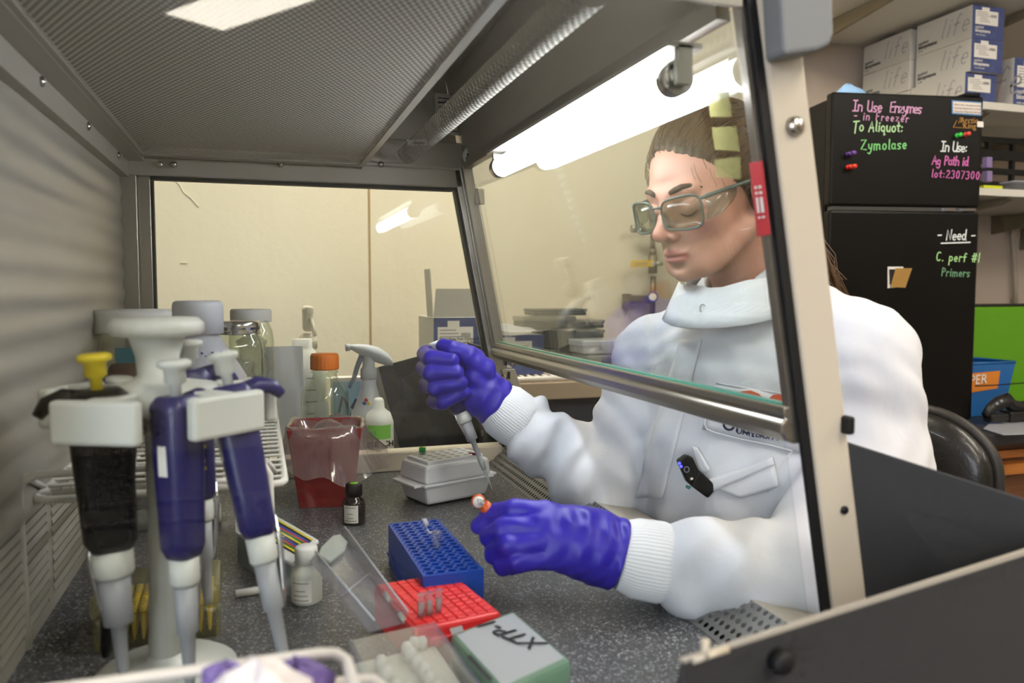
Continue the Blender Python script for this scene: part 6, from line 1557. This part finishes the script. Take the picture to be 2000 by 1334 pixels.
# far hand (her right), closed round the pipette
chR = [F((918, 696, 1.045, .0125), (862, 684, 1.052, .0118), (832, 692, 1.030, .0112), (842, 700, .992, .0108), (884, 704, .978, .0094)),
       F((920, 716, 1.045, .0125), (856, 714, 1.052, .0118), (829, 720, 1.028, .0114), (842, 728, .988, .0110), (892, 727, .974, .0096)),
       F((922, 738, 1.045, .0122), (860, 746, 1.050, .0115), (835, 752, 1.026, .0110), (850, 757, .988, .0106), (900, 747, .974, .0094)),
       F((924, 762, 1.040, .0116), (872, 778, 1.046, .0108), (850, 784, 1.024, .0104), (866, 785, .990, .0100), (906, 766, .978, .0088)),
       F((945, 722, .990, .0165), (914, 694, .990, .0135), (884, 682, .998, .0112), (866, 676, 1.008, .0095))]
paR = [F((955, 775, 1.005, .024), (922, 704, 1.030, .0185)), F((955, 780, 1.005, .024), (922, 755, 1.030, .0175)), F((950, 770, 1.0, .023), (930, 735, .995, .0195)), F((948, 775, 1.0, .022), (915, 775, 1.0, .015))]
glove('glove', chR, paR, F((950, 775, 1.003, .027), (986, 799, .998, .0315)), (.17, .93, .08), (.37, 1.09, .27), 360)
# things held ------------------------------------------------------------------------------------------
pt0, pt1 = P(846, 668, 1.018), P(962, 957, .985)
axp = (pt1 - pt0); Lp = axp.length * .80
hpip = pipette('pipette', 'indigo and grey pipette gripped in the raised gloved hand', pt0, axp, Lp, 'pip_blue', 'pip_blue', 'jug_white', face=(-.9, -.1, .3), fat=1.4)
part('disposable_tip', MATS['frosted'], hpip, lambda b: (b.cyl(pt0 + axp * .775, pt0 + axp * .86, .0042, .0032, 14), b.cyl(pt0 + axp * .86, pt1, .0022, .0006, 10)), world=True)
q = P(957, 999, .728); t = empty('microtube', q, 0, 'orange-brown open microtube pinched between finger and thumb', 'tube')
part('tube_body', MATS['tube_orange'], t, lambda b: b.tube([P(946, 988, .724), P(960, 1000, .728), P(985, 1012, .735)], [.0062, .0058, .0035], 14), world=True)
dn = (CAMLOC - P(934, 980, .722)).normalized(); R3 = frame3(CR, CU)
part('tube_lid', MATS['tube_orange'], t, lambda b: b.lathe([(.0066, -.003), (.0068, .0), (.006, .0008), (0, .0008)], 22, P(934, 979, .722), R3), world=True)
part('lid_sticker', MATS['label_white'], t, lambda b: b.lathe([(.0056, .0009), (.0056, .0013), (0, .0013)], 22, P(935, 980, .722), R3), world=True)
text('XTP', .0042, 'navy_print', t, P(930, 979, .720) + dn * .0016, right=CR + CU * -.25, up=CU, world=True)
text('1/24', .0036, 'navy_print', t, P(931, 985, .720) + dn * .0016, right=CR + CU * -.25, up=CU, world=True)
part('lid_hinge', MATS['tube_orange'], t, lambda b: b.tube([P(941, 988, .722), P(946, 993, .724), P(949, 995, .725)], .0016, 8), world=True)
# clip-on microphone ---------------------------------------------------------------------------------------
cm = chit(1360, 935, .0); dm_ = (cm - CAMLOC).dot(CF)
def MP(px, py, off): return CAMLOC + ray(px, py) * (dm_ - off - .010 - (px - 1324) * .0001)
t = empty('clip_microphone', MP(1360, 970, .01), 0, 'small black clip-on transmitter with blue lights on the coat pocket', 'microphone')
part('upper_body', MATS['pip_black'], t, lambda b: b.slab([MP(1324, 901, .016), MP(1341, 889, .016), MP(1353, 893, .014), MP(1368, 925, .014), MP(1349, 948, .014), MP(1342, 942, .014)], .013, CF), world=True, bev=.002)
part('lower_body', MATS['pip_black'], t, lambda b: b.slab([MP(1349, 949, .014), MP(1366, 918, .014), MP(1393, 944, .012), MP(1398, 957, .012), MP(1383, 974, .012)], .013, CF), world=True, bev=.002)
for i, (px, py) in enumerate(((1327, 905), (1330, 911))):
    part('status_light', mat('led_blue', '#2020ff', .4, emit=('#3a3aff', 4)), t, lambda b: b.cyl(MP(px, py, .0175), MP(px, py, .0158), .0017, seg=10), world=True)
part('button_ring', MATS['ink_grey'], t, lambda b: b.tube([MP(1341 + 5 * math.cos(k * math.pi / 6), 917 + 5.5 * math.sin(k * math.pi / 6), .0165) for k in range(12)], .0005, 5, closed=True), world=True)
part('icon_mark', MATS['label_white'], t, lambda b: b.box(MP(1351, 935, .0155), (.003, .001, .0022)), world=True)
part('teal_tab', mat('teal', '#1c6a64', .5), t, lambda b: b.slab([MP(1342, 948, .012), MP(1350, 951, .012), MP(1346, 957, .012), MP(1340, 953, .012)], .004, CF), world=True)
# office chair ----------------------------------------------------------------------------------------------
mat('leather_black', '#1c1a18', .35, bump=(35, .6, .004), coat=.15)
ch = empty('laboratory_chair', (.74, .95, FLOOR), 0, 'black leather chair with piped edge behind the scientist', 'chair')
cc0 = PD(1860, 890, 1.42); CN = BN
def CPt(px, py, off=0.0):
    d = ray(px, py); tt = (cc0 - CAMLOC).dot(CN) / d.dot(CN); return CAMLOC + d * tt + CN * off
edge = [(1640, 830), (1700, 803), (1785, 797), (1835, 808), (1878, 828), (1912, 856), (1935, 885), (1946, 915), (1948, 950), (1942, 1040), (1925, 1110), (1880, 1150), (1700, 1160), (1640, 1120)]
ep = [CPt(x, y) for x, y in edge]; ec = sum(ep, Vector()) / len(ep)
def pad(b):
    rows = []
    for s, off in ((1.0, -.035), (1.0, .0), (.97, .016), (.88, .028), (.7, .036), (.4, .040), (.05, .041)):
        rows.append([ec + (q - ec) * s + CN * off for q in ep])
    b.grid(rows, closed=True); n = len(ep); b.add([ec + (q - ec) - CN * .035 for q in ep], [tuple(range(n))])
part('backrest', MATS['leather_black'], ch, pad, world=True, subd=2)
part('edge_piping', mat('piping', '#2a2724', .45), ch, lambda b: b.tube([ec + (q - ec) * 1.015 - CN * .004 for q in ep], .011, 10, closed=True), world=True, subd=1)
sc = hipc + Vector((0, 0, -.08)) - BN * .02
part('seat', MATS['leather_black'], ch, lambda b: b.lathe([(.05, -.04), (.17, -.04), (.19, -.02), (.19, .0), (.17, .015), (0, .018)], 36, sc, sq=4), world=True)
part('back_bracket', MATS['pip_black'], ch, lambda b: b.tube([sc + Vector((0, 0, -.05)), sc - BN * .22 + Vector((0, 0, -.04)), ec - CN * .05], .016, 8), world=True)
part('gas_column', MATS['chrome'], ch, lambda b: b.cyl((sc.x, sc.y, FLOOR + .06), (sc.x, sc.y, sc.z - .04), .02), world=True)
for k in range(5):
    a = k * 2 * math.pi / 5
    lg = part('leg', MATS['pip_black'], ch, lambda b: b.tube([(sc.x, sc.y, FLOOR + .075), (sc.x + .13 * math.cos(a), sc.y + .13 * math.sin(a), FLOOR + .06), (sc.x + .22 * math.cos(a), sc.y + .22 * math.sin(a), FLOOR + .045)], [.02, .016, .012], 8), world=True)
    part('caster', MATS['pip_black'], lg, lambda b: b.cyl((sc.x + .22 * math.cos(a) - .012, sc.y + .22 * math.sin(a), FLOOR + .022), (sc.x + .22 * math.cos(a) + .012, sc.y + .22 * math.sin(a), FLOOR + .022), .021, seg=16), world=True)
# ------------------------------------------------------------------ the model above is drawn in drawing units: turn everything into metres
METRES = 1.22
for o in list(COL.objects):
    if o.parent is None:
        o.location = o.location * METRES
        if o.type != 'CAMERA': o.scale = o.scale * METRES
cam_data.dof.focus_distance *= METRES
